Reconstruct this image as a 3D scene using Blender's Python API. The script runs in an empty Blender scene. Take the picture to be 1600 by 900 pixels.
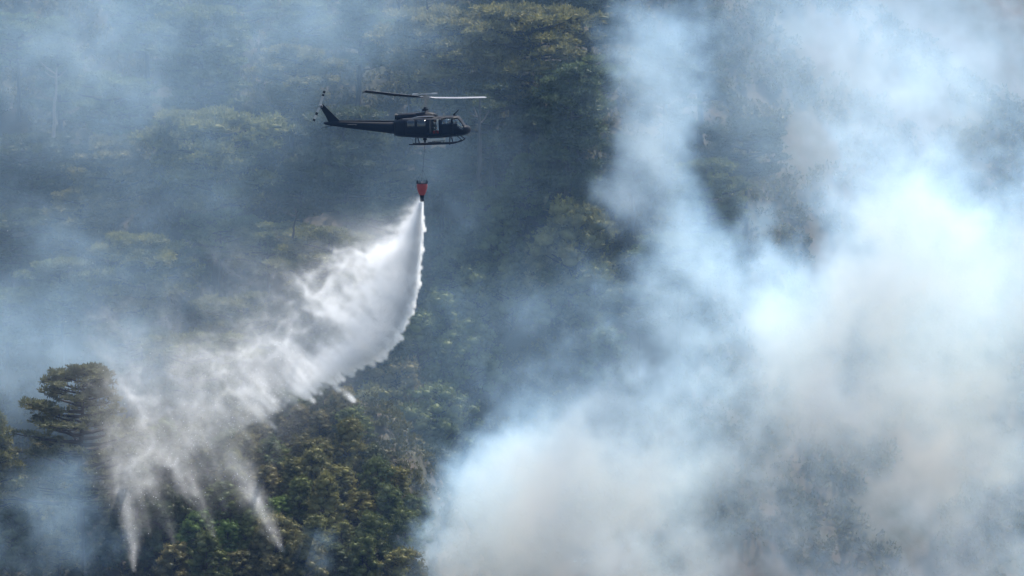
import bpy, bmesh, math, random, time
import numpy as np
from mathutils import Vector, Matrix, noise as mnoise
T0 = time.time()
sc = bpy.context.scene
COL = sc.collection
R = math.radians

# ------------------------------------------------------------------ camera, sky, sun, exposure
CAM = Vector((0, -900, 47))
PITCH = math.atan2(47, 900)
DIST = math.hypot(47, 900)
cam = bpy.data.objects.new('camera', bpy.data.cameras.new('camera'))
COL.objects.link(cam)
sc.camera = cam
cam.location = CAM
cam.rotation_euler = (math.pi / 2 - PITCH, 0, 0)
cam.data.sensor_width = 36
cam.data.lens = 36 * 18 * DIST / 1600
cam.data.clip_start = 1
cam.data.clip_end = 4000

SUN = Vector((0.26, 0.36, 0.86)).normalized()
world = bpy.data.worlds.new('World')
sc.world = world
world.use_nodes = True
wn = world.node_tree
sky = wn.nodes.new('ShaderNodeTexSky')
sky.sky_type = 'NISHITA'
sky.sun_disc = False
sky.sun_elevation = math.asin(SUN.z)
sky.sun_rotation = math.atan2(SUN.x, SUN.y)
sky.air_density = 1.3
sky.dust_density = 1.0
wn.links.new(sky.outputs[0], wn.nodes['Background'].inputs[0])
wn.nodes['Background'].inputs[1].default_value = 0.12
sl = bpy.data.lights.new('sun', 'SUN')
sl.energy = 5.0
sl.angle = R(0.9)
sl.color = (1.0, 0.95, 0.88)
so = bpy.data.objects.new('sun', sl)
COL.objects.link(so)
so.rotation_euler = SUN.to_track_quat('Z', 'Y').to_euler()
sc.view_settings.view_transform = 'Standard'
sc.view_settings.look = 'None'
sc.view_settings.exposure = 0.82
sc.view_settings.gamma = 1.0
cy = sc.cycles
cy.volume_bounces = 6
cy.adaptive_threshold = 0.005
cy.max_bounces = 10
cy.diffuse_bounces = 2
cy.glossy_bounces = 2
cy.transmission_bounces = 3
cy.transparent_max_bounces = 8
cy.volume_step_rate = 4.0
cy.volume_max_steps = 512
cy.use_denoising = True

# ------------------------------------------------------------------ helpers
FWD = Vector((0, math.cos(PITCH), -math.sin(PITCH)))
UPV = Vector((0, math.sin(PITCH), math.cos(PITCH)))
FPX = 18 * DIST

def W(px, py, y):
    """world point on the plane at depth y that lies under the given place of the 1600x900 photograph"""
    d = FWD + Vector((1, 0, 0)) * ((px - 800) / FPX) + UPV * ((450 - py) / FPX)
    t = (y - CAM.y) / d.y
    return CAM + d * t

def tag(o, label=None, cat=None, group=None, kind=None):
    if label: o['label'] = label
    if cat: o['category'] = cat
    if group: o['group'] = group
    if kind: o['kind'] = kind
    return o

def link(name, me, parent=None, mat=None, loc=None):
    o = bpy.data.objects.new(name, me)
    COL.objects.link(o)
    if parent: o.parent = parent
    if mat and me and not me.materials: me.materials.append(mat)
    if loc is not None: o.location = loc
    return o

def empty(name, loc, label, cat, group=None):
    o = bpy.data.objects.new(name, None)
    COL.objects.link(o)
    o.location = loc
    o.empty_display_size = 0.3
    return tag(o, label, cat, group)

def np_mesh(name, v, f, smooth=False):
    """v (n,3) float, f (m,k) int"""
    v = np.ascontiguousarray(v, np.float32); f = np.ascontiguousarray(f, np.int32)
    me = bpy.data.meshes.new(name)
    k = f.shape[1]
    me.vertices.add(len(v)); me.vertices.foreach_set('co', v.ravel())
    me.loops.add(f.size); me.loops.foreach_set('vertex_index', f.ravel())
    me.polygons.add(len(f))
    me.polygons.foreach_set('loop_start', np.arange(0, f.size, k, dtype=np.int32))
    me.update(calc_edges=True)
    if smooth: me.polygons.foreach_set('use_smooth', np.ones(len(f), bool))
    return me

def mat(name, col, rough=0.6, metal=0.0, noise_amt=0.25, scale=6.0, **kw):
    m = bpy.data.materials.new(name)
    m.use_nodes = True
    nt = m.node_tree
    b = nt.nodes['Principled BSDF']
    b.inputs['Roughness'].default_value = rough
    b.inputs['Metallic'].default_value = metal
    tc = nt.nodes.new('ShaderNodeTexCoord')
    n = nt.nodes.new('ShaderNodeTexNoise'); n.inputs['Scale'].default_value = scale; n.inputs['Detail'].default_value = 4
    nt.links.new(tc.outputs['Object'], n.inputs['Vector'])
    mx = nt.nodes.new('ShaderNodeMix'); mx.data_type = 'RGBA'
    c = Vector(col)
    mx.inputs[6].default_value = (*(c * (1 - noise_amt)), 1)
    mx.inputs[7].default_value = (*[min(1, q) for q in c * (1 + noise_amt)], 1)
    nt.links.new(n.outputs['Fac'], mx.inputs[0])
    nt.links.new(mx.outputs[2], b.inputs['Base Color'])
    for k, q in kw.items():
        b.inputs[k.replace('_', ' ')].default_value = q
    return m

def foliage_mat(name):
    m = bpy.data.materials.new(name)
    m.use_nodes = True
    nt = m.node_tree; nt.nodes.clear()
    N, L = nt.nodes.new, nt.links.new
    out = N('ShaderNodeOutputMaterial')
    oi = N('ShaderNodeObjectInfo')
    geo = N('ShaderNodeNewGeometry')
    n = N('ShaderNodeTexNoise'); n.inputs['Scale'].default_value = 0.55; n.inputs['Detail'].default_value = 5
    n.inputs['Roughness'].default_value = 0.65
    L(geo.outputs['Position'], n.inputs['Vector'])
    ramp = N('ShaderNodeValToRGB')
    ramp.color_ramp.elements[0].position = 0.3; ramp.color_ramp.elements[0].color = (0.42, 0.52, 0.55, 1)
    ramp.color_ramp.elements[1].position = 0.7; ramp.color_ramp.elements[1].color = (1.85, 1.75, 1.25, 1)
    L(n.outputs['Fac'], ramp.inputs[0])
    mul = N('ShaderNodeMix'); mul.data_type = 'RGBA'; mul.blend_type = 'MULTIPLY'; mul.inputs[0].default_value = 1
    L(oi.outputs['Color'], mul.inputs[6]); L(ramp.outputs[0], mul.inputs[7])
    dif = N('ShaderNodeBsdfDiffuse'); tr = N('ShaderNodeBsdfTranslucent'); gl = N('ShaderNodeBsdfGlossy')
    gl.inputs['Roughness'].default_value = 0.5; gl.inputs[0].default_value = (1, 1, 1, 1)
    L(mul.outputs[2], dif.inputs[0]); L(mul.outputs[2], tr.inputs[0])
    ms = N('ShaderNodeMixShader'); ms.inputs[0].default_value = 0.3
    L(dif.outputs[0], ms.inputs[1]); L(tr.outputs[0], ms.inputs[2])
    m2 = N('ShaderNodeMixShader'); m2.inputs[0].default_value = 0.012
    L(ms.outputs[0], m2.inputs[1]); L(gl.outputs[0], m2.inputs[2])
    L(m2.outputs[0], out.inputs[0])
    return m

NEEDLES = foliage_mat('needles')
BARK = mat('bark', (0.028, 0.024, 0.022), 0.9, scale=3)
BARK_PALE = mat('pale_bark', (0.16, 0.14, 0.125), 0.9, scale=3)

# ------------------------------------------------------------------ terrain
def smooth(a, b, x):
    t = min(1, max(0, (x - a) / (b - a)))
    return t * t * (3 - 2 * t)

def back_h(x, y):
    ye = y - 0.85 * max(0, x - 17) + 4 * math.sin(x * 0.06 + 1) + 2.0 * math.sin(x * 0.17)
    if ye < 35:
        h = -34 + 0.45 * (ye - 35)
    else:
        h = -34 + 0.80 * (ye - 35)
    if h > 60: h = 60 + (h - 60) * 0.5
    return h

def spur_h(x, y):
    h = -28 + 0.60 * (y - 4)
    if y > 31: h = -28 + 0.60 * 27 - 1.3 * (y - 31)
    e = -9.0 - 0.10 * (y - 5)
    h -= 1.1 * max(0, x - e) + 0.05 * max(0, x - e) ** 2
    h -= 0.42 * max(0, -27 - x)
    return h

def ground(x, y):
    a, b = back_h(x, y), spur_h(x, y)
    h = max(a, b)
    d = abs(a - b)
    if d < 3: h += (3 - d) ** 2 / 12
    h = max(h, -88 + 4 * math.sin(x * .02) + 0.02 * abs(y + 400))
    # the far bank of the valley, where the photographer stands
    h = max(h, 44.5 - 0.75 * max(0, y + 885)) if y < -700 else h
    h += 1.3 * mnoise.noise(Vector((x * 0.09, y * 0.09, 3))) + 0.5 * mnoise.noise(Vector((x * 0.3, y * 0.3, 7)))
    return h

def build_terrain():
    xs = np.concatenate([np.linspace(-260, -58, 22)[:-1], np.arange(-58, 58.1, 1.3), np.linspace(60, 260, 20)])
    ys = np.concatenate([np.linspace(-960, -30, 90)[:-1], np.arange(-30, 140, 1.3), np.linspace(142, 330, 30)])
    v = np.array([(x, y, ground(float(x), float(y))) for y in ys for x in xs], np.float32)
    nx, ny = len(xs), len(ys)
    i, j = np.meshgrid(np.arange(nx - 1), np.arange(ny - 1))
    a = (j * nx + i).ravel()
    f = np.stack([a, a + 1, a + nx + 1, a + nx], 1)
    me = np_mesh('hillside', v, f, True)
    m = bpy.data.materials.new('forest_floor'); m.use_nodes = True
    nt = m.node_tree; b = nt.nodes['Principled BSDF']; b.inputs['Roughness'].default_value = 0.95
    geo = nt.nodes.new('ShaderNodeNewGeometry')
    n = nt.nodes.new('ShaderNodeTexNoise'); n.inputs['Scale'].default_value = 0.14; n.inputs['Detail'].default_value = 9
    n.inputs['Roughness'].default_value = 0.7
    nt.links.new(geo.outputs['Position'], n.inputs['Vector'])
    r = nt.nodes.new('ShaderNodeValToRGB')
    cr = r.color_ramp
    cr.elements[0].position = 0.35; cr.elements[0].color = (0.02, 0.028, 0.016, 1)
    cr.elements[1].position = 0.72; cr.elements[1].color = (0.075, 0.052, 0.038, 1)
    e = cr.elements.new(0.5); e.color = (0.04, 0.038, 0.024, 1)
    nt.links.new(n.outputs['Fac'], r.inputs[0]); nt.links.new(r.outputs[0], b.inputs['Base Color'])
    bp = nt.nodes.new('ShaderNodeBump'); bp.inputs['Distance'].default_value = 0.4
    nt.links.new(n.outputs['Fac'], bp.inputs['Height']); nt.links.new(bp.outputs[0], b.inputs['Normal'])
    o = link('hillside', me, None, m)
    tag(o, 'steep forested mountainside with bare brown earth between the pines', kind='structure')
build_terrain()

# ------------------------------------------------------------------ tree generators
def tube_arrays(paths, sides=6):
    V, F = [], []
    base = 0
    for pts, rad in paths:
        n = len(pts)
        for i in range(n):
            p = Vector(pts[i])
            d = (Vector(pts[min(i + 1, n - 1)]) - Vector(pts[max(i - 1, 0)])).normalized()
            u = d.cross(Vector((0.31, 0.9, 0.2))).normalized(); w = d.cross(u)
            for s in range(sides):
                a = s / sides * 2 * math.pi
                V.append(p + (u * math.cos(a) + w * math.sin(a)) * rad[i])
        for i in range(n - 1):
            for s in range(sides):
                a = base + i * sides + s; b = base + i * sides + (s + 1) % sides
                F.append((a, b, b + sides, a + sides))
        base += n * sides
    return np.array(V, np.float32), np.array(F, np.int32)

def tufts(centres, normals, rng, blades=7, L=(0.28, 0.5), width=0.075, spread=0.9):
    """needle tufts: every blade is one narrow triangle fanning out of its tuft"""
    c = np.repeat(centres, blades, 0); nrm = np.repeat(normals, blades, 0)
    n = len(c)
    d = nrm + spread * rng.standard_normal((n, 3))
    d /= np.linalg.norm(d, axis=1, keepdims=True) + 1e-6
    ln = rng.uniform(L[0], L[1], (n, 1))
    s = np.cross(d, nrm / (np.linalg.norm(nrm, axis=1, keepdims=True) + 1e-6) + 0.35 * rng.standard_normal((n, 3))); s /= np.linalg.norm(s, axis=1, keepdims=True) + 1e-6
    wd = width * rng.uniform(0.7, 1.4, (n, 1))
    st = c + 0.05 * rng.standard_normal((n, 3))
    tip = st + d * ln
    mid = st + d * ln * 0.55
    v = np.stack([st, mid + s * wd, tip, mid - s * wd], 1).reshape(-1, 3)
    f = np.arange(n * 4).reshape(-1, 4)
    return v, f

def with_cores(v, f, pads, flat, k=0.62):
    """adds a small lumpy solid inside every clump to block light"""
    ico = bmesh.new(); bmesh.ops.create_icosphere(ico, subdivisions=1, radius=1)
    iv = np.array([q.co[:] for q in ico.verts]); it = np.array([[q.index for q in g.verts] for g in ico.faces]); ico.free()
    V, F = [v], [f]; b = len(v)
    for i, (p, r) in enumerate(pads):  # hidden solids added as light blockers, so gaps between clumps go dark
        j = 1 + .2 * np.sin(iv[:, :1] * 4 + i) * np.cos(iv[:, 1:2] * 5 + i * 2)
        V.append(np.array(p) + iv * r * k * j * np.array([1, 1, flat])); F.append(np.concatenate([it, it[:, 2:3]], 1) + b); b += len(iv)
    return np.concatenate(V), np.concatenate(F)

def pads_to_tufts(pads, rng, density, flat=0.34, under=0.25):
    C, Nn = [], []
    for p, r in pads:
        k = max(8, int(density * r * r))
        u = rng.standard_normal((k, 3)); u /= np.linalg.norm(u, axis=1, keepdims=True)
        lo = u[:, 2] < -0.15
        u[lo & (rng.random(k) > under), 2] *= -1
        lump = 1 + 0.28 * np.sin(u[:, :1] * 5 + p[0]) * np.cos(u[:, 1:2] * 6 + p[1] * 2)
        rr = r * rng.uniform(0.55, 1.0, (k, 1)) * lump
        q = u * rr * np.array([1, 1, flat])
        C.append(np.array(p) + q)
        nn = u * np.array([0.8, 0.8, 1.0]) + np.array([0, 0, 0.55])
        Nn.append(nn)
    return np.concatenate(C), np.concatenate(Nn)

def quadtri(name, v, f):
    """mesh from a (m,4) array whose rows may repeat the last index to mean a triangle"""
    tri = f[:, 2] == f[:, 3]
    q = f[~tri]; t = f[tri][:, :3]
    idx = np.concatenate([q.ravel(), t.ravel()]).astype(np.int32)
    st = np.concatenate([np.arange(len(q)) * 4, len(q) * 4 + np.arange(len(t)) * 3]).astype(np.int32)
    me = bpy.data.meshes.new(name)
    me.vertices.add(len(v)); me.vertices.foreach_set('co', np.ascontiguousarray(v, np.float32).ravel())
    me.loops.add(len(idx)); me.loops.foreach_set('vertex_index', idx)
    me.polygons.add(len(st)); me.polygons.foreach_set('loop_start', st); me.update(calc_edges=True)
    return me

def make_pine(seed, H=14, RAD=5.0, cb=0.42, density=26, umbrella=0.65, lean=0.4, limbs=26, sparse=0.0, pad=(0.9, 1.6)):
    rng = np.random.default_rng(seed); rnd = random.Random(seed)
    tr = []
    top = Vector((rnd.uniform(-lean, lean) * 2, rnd.uniform(-lean, lean) * 2, H * 0.96))
    n = 9
    r0 = 0.022 * H + 0.06
    tp = [Vector((top.x * (i / n) ** 1.6 + 0.12 * rnd.uniform(-1, 1), top.y * (i / n) ** 1.6 + 0.12 * rnd.uniform(-1, 1), -1.0 + (top.z + 1.0) * i / n)) for i in range(n + 1)]
    tr.append((tp, [r0 * (1 - 0.82 * i / n) for i in range(n + 1)]))
    def on_trunk(z):
        k = (z + 1.0) / (top.z + 1.0) * n
        i = min(n - 1, max(0, int(k))); return tp[i].lerp(tp[i + 1], k - i)
    pads = []
    for k in range(limbs):
        f = cb + (1 - cb) * ((k + rnd.random()) / limbs) ** 0.85
        f = min(f, 0.985)
        if rnd.random() < sparse * (1 - (f - cb) / (1 - cb)): continue
        z = H * f * 0.97
        s = (f - cb) / (1 - cb)
        # crown profile: wide, flat-topped for umbrella pines, conical otherwise
        prof_u = (0.45 + 0.75 * s) if s < 0.62 else 0.92 * math.sqrt(max(0.05, 1 - ((s - 0.62) / 0.42) ** 2))
        prof_c = (1 - s) ** 0.75 * 1.0 + 0.08
        rad = RAD * (umbrella * prof_u + (1 - umbrella) * prof_c) * rnd.uniform(0.62, 1.12)
        az = k * 2.399 + rnd.uniform(-0.5, 0.5)
        st = on_trunk(z - 0.10 * rad)
        dirv = Vector((math.cos(az), math.sin(az), 0))
        rise = rnd.uniform(0.02, 0.22) + 0.12 * s
        side = Vector((-dirv.y, dirv.x, 0)) * rnd.uniform(-0.22, 0.22)
        pts = [st + dirv * rad * t + side * rad * t * t + Vector((0, 0, rad * rise * t ** 1.5 + rnd.uniform(-.08, .08))) for t in (0, .22, .45, .7, .93)]
        rr = 0.035 * rad + 0.03
        tr.append((pts, [rr, rr * .8, rr * .6, rr * .42, rr * .2]))
        ps = rnd.uniform(*pad) * (0.75 + 0.05 * RAD)
        pads.append((pts[4] + Vector((0, 0, 0.15)), ps))
        for t, sgn in ((3, 1), (3, -1), (2, 1), (2, -1), (4, 1), (4, -1)):
            if rnd.random() < 0.72:
                l = rad * rnd.uniform(0.18, 0.34)
                a = pts[t]; e = a + Vector((-dirv.y, dirv.x, 0)) * sgn * l + dirv * l * 0.5 + Vector((0, 0, rnd.uniform(0.05, 0.5)))
                tr.append(([a, a.lerp(e, .5) + Vector((0, 0, -.05)), e], [rr * .35, rr * .25, rr * .12]))
                pads.append((e, ps * rnd.uniform(0.6, 0.95)))
    for k in range(5):
        pads.append((top + Vector((rnd.uniform(-1, 1) * RAD * .16, rnd.uniform(-1, 1) * RAD * .16, rnd.uniform(-0.4, .35))), rnd.uniform(*pad) * 0.8))
    v, f = tube_arrays(tr)
    tm = np_mesh('pine_trunk', v, f, True)
    C, Nn = pads_to_tufts([(tuple(p), r) for p, r in pads], rng, density)
    v, f = tufts(C, Nn, rng, blades=8, L=(0.22, 0.42), width=0.055)
    v, f = with_cores(v, f, [(tuple(p), r) for p, r in pads], .3)
    cm = quadtri('pine_crown', v, f)
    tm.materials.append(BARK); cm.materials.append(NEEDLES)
    return tm, cm

def make_round(seed, H=6.5, RAD=2.6, density=34, clumps=46, clump=(0.5, 0.95), cone=0.3):
    """young close-grown tree: a full crown of rounded clumps that reaches nearly to the ground"""
    rng = np.random.default_rng(seed); rnd = random.Random(seed)
    tr = []
    tp = [Vector((0.15 * rnd.uniform(-1, 1), 0.15 * rnd.uniform(-1, 1), -1.0 + (H * 0.9 + 1) * i / 6)) for i in range(7)]
    tr.append((tp, [0.16 * (1 - .8 * i / 6) for i in range(7)]))
    pads = []
    for k in range(clumps):
        s = (k + 0.5) / clumps
        z = H * (0.20 + 0.76 * s)
        w = RAD * ((1 - cone) * math.sqrt(max(0.03, 1 - (max(0, s - 0.3) / 0.74) ** 2)) + cone * (1.15 - s))
        az = k * 2.399 + rnd.uniform(-.4, .4)
        rr = w * rnd.uniform(0.45, 1.0)
        e = Vector((math.cos(az) * rr, math.sin(az) * rr, z + rnd.uniform(-.3, .3)))
        a = Vector((0, 0, max(0.3, e.z - 0.5 * rr)))
        tr.append(([a, a.lerp(e, .5) + Vector((0, 0, -.06)), e], [.05, .035, .015]))
        pads.append((tuple(e), rnd.uniform(*clump)))
    v, f = tube_arrays(tr, 5)
    tm = np_mesh('tree_trunk', v, f, True)
    C, Nn = pads_to_tufts(pads, rng, density, flat=0.72, under=0.35)
    v, f = tufts(C, Nn, rng, blades=8, L=(0.15, 0.30), width=0.046, spread=0.7)
    v, f = with_cores(v, f, pads, .66, .7)
    cm = quadtri('tree_crown', v, f)
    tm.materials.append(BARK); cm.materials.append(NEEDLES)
    return tm, cm

PINES = {
    'umbrella': [make_pine(11, 14, 5.2, 0.48, umbrella=0.95), make_pine(12, 13, 5.6, 0.50, umbrella=0.9, limbs=24), make_pine(13, 15, 5.0, 0.42, umbrella=0.8, limbs=30)],
    'tall': [make_pine(21, 17, 4.2, 0.30, umbrella=0.35, limbs=34), make_pine(22, 16, 3.8, 0.35, umbrella=0.45, limbs=30, sparse=.25)],
    'cone': [make_pine(31, 9, 2.7, 0.16, umbrella=0.1, limbs=34, density=28, pad=(.6, 1.0)), make_pine(32, 8, 2.9, 0.18, umbrella=0.2, limbs=34, density=28, pad=(.6, 1.05))],
    'round': [make_round(41), make_round(42, 6, 2.9, clumps=50), make_round(43, 7, 2.5, cone=0.6), make_round(44, 5.6, 3.0, clumps=52, cone=.15), make_round(45, 6.2, 2.3, clumps=38)],
}
PDIM = {'umbrella': (14, 0.74, 5.3), 'tall': (16.5, 0.68, 4.1), 'cone': (8.5, 0.55, 2.8), 'round': (6.3, 0.55, 2.7)}
rndT = random.Random(5)
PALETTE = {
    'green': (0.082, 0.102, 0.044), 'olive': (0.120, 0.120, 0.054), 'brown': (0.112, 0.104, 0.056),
    'dark': (0.046, 0.060, 0.036), 'rust': (0.135, 0.072, 0.042), 'bright': (0.070, 0.112, 0.034), 'pale': (0.11, 0.115, 0.06),  # dark is deep green; it also puts shade into the shadowed trees' foliage
}
TREES = []

def plant(style, px, py, width, colour, label, ymin=34, group=None, name='pine_tree', variant=None, squash=1.0, y=None, cat='tree'):
    """stand a tree on the ground so that its crown is centred at the given place and has the given width"""
    H, cf, rad = PDIM[style]
    s = width / 18.0 / (2 * rad * 1.08)
    hc = H * cf * s * squash
    yy = ymin
    if y is None:
        while yy < 240:
            p = W(px, py, yy)
            if ground(p.x, yy) + hc >= p.z: break
            yy += 0.4
        p = W(px, py, yy)
        z = ground(p.x, yy)
    else:
        yy = y; p = W(px, py, yy); z = p.z - hc
    vs = PINES[style]
    tm, cm = vs[rndT.randrange(len(vs)) if variant is None else variant]
    e = empty(name, (p.x, yy, z - 0.1), label, cat, group)
    e.scale = (s, s, s * squash)
    e.rotation_euler = (0, 0, rndT.uniform(0, 6.28))
    t = link('trunk', tm, e); c = link('crown', cm, e)
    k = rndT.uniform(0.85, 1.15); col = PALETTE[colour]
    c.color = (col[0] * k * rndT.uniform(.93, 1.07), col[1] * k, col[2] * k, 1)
    TREES.append((p.x, yy))
    return e

# --- trees one can pick out on the mountainside
G1 = 'pines on the smoky mountainside'
BACK = [
 ('umbrella', 318, 105, 190, 'green', 'wide umbrella pine standing in blue smoke at upper left, crown above its neighbours'),
 ('umbrella', 455, 140, 150, 'olive', 'flat topped pine just left of the tail rotor, olive crown ridge catching the light'),
 ('umbrella', 335, 255, 205, 'olive', 'broad domed pine left of the tail boom, a smoke wisp across its lower half'),
 ('umbrella', 170, 155, 150, 'green', 'faint pine left of the wide umbrella pine, nearly lost in blue smoke'),
 ('tall', 95, 110, 110, 'green', 'tall faint pine at the far upper left with smoke rising round it'),
 ('umbrella', 30, 60, 130, 'green', 'pine at the upper left corner, thick blue smoke before it'),
 ('umbrella', 175, 285, 150, 'olive', 'layered pine at left between two smoke banks, left of the domed pine'),
 ('umbrella', 50, 265, 150, 'dark', 'dark pine at the left edge just below the upper smoke bank'),
 ('umbrella', 20, 380, 130, 'dark', 'dark pine at the left edge, second down from the smoke bank'),
 ('umbrella', 120, 360, 130, 'olive', 'dim olive pine left of centre of the left slope, under the layered pine'),
 ('umbrella', 225, 435, 170, 'olive', 'flat layered pine low on the left slope, above the falling water'),
 ('umbrella', 345, 360, 120, 'green', 'small pine in the dark hollow below the broad domed pine'),
 ('umbrella', 420, 385, 120, 'olive', 'clear olive pine left of the falling water, dark beneath'),
 ('umbrella', 505, 455, 200, 'olive', 'wide pale pine seen through the spray left of the white water'),
 ('umbrella', 380, 505, 150, 'pale', 'pale pine veiled by the falling spray below the olive pine'),
 ('umbrella', 545, 262, 190, 'dark', 'dark full pine directly below the helicopter tail boom'),
 ('umbrella', 470, 300, 110, 'dark', 'smaller dark pine touching the left of the one under the tail boom'),
 ('umbrella', 610, 285, 90, 'brown', 'brownish low pine just left of the red bucket'),
 ('umbrella', 700, 95, 210, 'olive', 'large umbrella pine right behind the main rotor, its crown lit on top'),
 ('umbrella', 830, 85, 200, 'olive', 'large umbrella pine right of the rotor, crown joined to the one behind the rotor'),
 ('umbrella', 900, 130, 150, 'green', 'pine on the right shoulder of the large rotor pines'),
 ('umbrella', 770, 180, 180, 'dark', 'shaded pine behind the right rotor tip, under the large crowns'),
 ('tall', 880, 200, 170, 'dark', 'very dark pine mass right of the helicopter nose'),
 ('umbrella', 640, 60, 130, 'green', 'hazy pine above the main rotor hub'),
 ('tall', 560, 40, 110, 'green', 'hazy tall pine above the tail boom near the top edge'),
 ('umbrella', 800, 20, 180, 'dark', 'dark pine at the top edge above the large rotor pines'),
 ('umbrella', 920, 15, 150, 'dark', 'dark pine at the top edge left of the rising smoke column'),
 ('tall', 1095, 65, 125, 'dark', 'tall dark pine with ragged right side, standing behind the top of the smoke column'),
 ('tall', 1040, 130, 110, 'dark', 'dark pine left of the ragged pine, half hidden by the smoke column'),
 ('umbrella', 1165, 225, 140, 'dark', 'hazy broad pine below right of the ragged pine, on the falling ridge line'),
 ('umbrella', 1110, 320, 150, 'green', 'faint pine right of the smoke column at middle height'),
 
 ('umbrella', 990, 260, 120, 'dark', 'dark pine just behind the middle of the smoke column'),
 ('cone', 825, 300, 95, 'green', 'conical young pine right of the bare slope below the helicopter nose'),
 ('cone', 905, 335, 90, 'green', 'pointed young pine, right neighbour of the conical one below the nose'),
 ('round', 900, 392, 160, 'olive', 'broad domed tree with olive top, left of the smoke column foot'),
 ('round', 785, 385, 100, 'green', 'round tree left of the broad domed olive tree'),
 ('cone', 860, 270, 80, 'dark', 'dark pointed tree behind the conical young pines'),
 ('round', 720, 400, 90, 'dark', 'dark round tree right of the white water, in shade'),
 ('cone', 700, 440, 80, 'green', 'small pointed tree close to the right of the white water'),
 ('round', 745, 470, 100, 'green', 'rounded tree in thin blue smoke right of the white water'),
 ('round', 690, 510, 105, 'green', 'green tree just right of where the water starts to feather'),
 ('round', 800, 460, 95, 'green', 'dim tree behind the small smoke curl at centre'),
 ('round', 655, 560, 110, 'green', 'hazy tree right of the lowest bright feather of water'),
 ('round', 735, 560, 110, 'green', 'hazy tree at centre behind the thin smoke, above the dark shoulder'),
 ('umbrella', 590, 545, 110, 'dark', 'dark twisted pine at the tip of the feathered water'),
 ('umbrella', 535, 580, 80, 'dark', 'small dark pine on the ridge crest with a bare trunk below'),
 ('round', 620, 610, 120, 'brown', 'brownish thin tree behind the ridge crest'),
 ('round', 685, 650, 120, 'green', 'hazy green tree on the shaded shoulder right of the ridge crest'),
 ('round', 640, 700, 125, 'green', 'green tree in the middle of the shaded shoulder'),
 ('round', 690, 745, 110, 'dark', 'dark lowest tree of the shaded shoulder above the smoke'),
 ('round', 590, 650, 120, 'olive', 'olive tree where the sunlit ridge meets the shaded shoulder'),
 ('umbrella', 480, 60, 130, 'green', 'ghostly pine high above the tail rotor in thick smoke'),
 ('umbrella', 230, 30, 140, 'green', 'ghostly pine at the top edge above the wide umbrella pine'),
 ('umbrella', 370, 15, 130, 'green', 'ghostly pine at the top edge between two smoke drifts'),
 ('umbrella', 100, 470, 140, 'green', 'pine low at left fading into the lower smoke bank'),
 ('umbrella', 310, 590, 150, 'pale', 'pale pine behind the curtain of spray at lower left'),
 ('umbrella', 10, 500, 120, 'green', 'pine at the left edge inside the lower smoke bank'),
 ('umbrella', 200, 540, 130, 'green', 'faint pine above the tall lone pine of the lower left'),
]
BACK += [(('umbrella', 'tall', 'round', 'cone')[k % 4 if px < 1000 else k % 2], px, py, w, c, lab) for k, (px, py, w, c, lab) in enumerate([
 
 (1060, 420, 130, 'green', 'dim pine at the foot of the smoke column'), 
 ])]
BACK += [(s, px, py, w, c, lab) for s, px, py, w, c, lab in [
 ('umbrella', 690, 268, 110, 'dark', 'low dark pine on the bare slope between helicopter and bucket, right of the line'),
 ('round', 860, 470, 95, 'green', 'dim round tree behind the small smoke curl, right of its neighbour'), ('round', 930, 470, 100, 'green', 'dim round tree below the broad domed olive tree'), ('umbrella', 1000, 480, 110, 'dark', 'dark low pine at centre right under the smoke column'),
 ('round', 950, 560, 100, 'green', 'faint tree in the dark hollow at centre right'),
 
 
 ('cone', 760, 340, 80, 'green', 'pointed tree beside the faint smoke wisp right of the bucket'), ('cone', 650, 400, 80, 'dark', 'dark pointed tree right behind the upper white water'), ('round', 640, 470, 90, 'dark', 'dark tree just behind the bent white water'),
 ('umbrella', 600, 350, 130, 'dark', 'dark pine behind the top of the spray, left of the nozzle'), ('umbrella', 480, 390, 130, 'brown', 'brownish pine behind the thin upper spray')]]
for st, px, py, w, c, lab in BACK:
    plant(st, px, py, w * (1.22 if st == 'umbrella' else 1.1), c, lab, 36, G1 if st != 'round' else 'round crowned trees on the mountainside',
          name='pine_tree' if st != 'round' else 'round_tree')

# --- close-grown trees of the near ridge, rows from the bottom of the photograph upward
ROWS = [
 (885, 0.98, [(270, 'brown'), (325, 'green'), (372, 'brown'), (420, 'brown'), (470, 'brown'), (520, 'dark'), (575, 'green'), (630, 'olive')], 'lowest'),
 (838, 1.0, [(305, 'bright'), (352, 'bright'), (395, 'green'), (440, 'brown'), (490, 'olive'), (540, 'olive'), (590, 'green'), (635, 'green')], 'second lowest'),
 (795, 1.0, [(258, 'dark'), (300, 'dark'), (345, 'green'), (385, 'olive'), (428, 'bright'), (470, 'green'), (512, 'olive'), (560, 'olive'), (605, 'green'), (650, 'green')], 'third lowest'),
 (752, 1.0, [(330, 'dark'), (372, 'olive'), (412, 'brown'), (455, 'olive'), (498, 'brown'), (540, 'olive'), (582, 'green'), (622, 'olive')], 'middle'),
 (712, 1.0, [(350, 'green'), (388, 'brown'), (425, 'green'), (465, 'brown'), (505, 'brown'), (545, 'olive'), (585, 'dark')], 'third highest'),
 (672, .95, [(395, 'brown'), (432, 'brown'), (470, 'brown'), (508, 'brown'), (545, 'green')], 'second highest'),
 (634, .92, [(420, 'dark'), (458, 'green'), (498, 'green'), (538, 'brown')], 'highest'),
]
CN = {'brown': 'brown tinted', 'green': 'mid green', 'bright': 'fresh green', 'dark': 'deep green', 'olive': 'olive'}
ORD = ['leftmost', 'second from left', 'third from left', 'fourth from left', 'fifth from left', 'sixth from left', 'seventh from left', 'eighth from left', 'ninth from left', 'rightmost']
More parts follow.
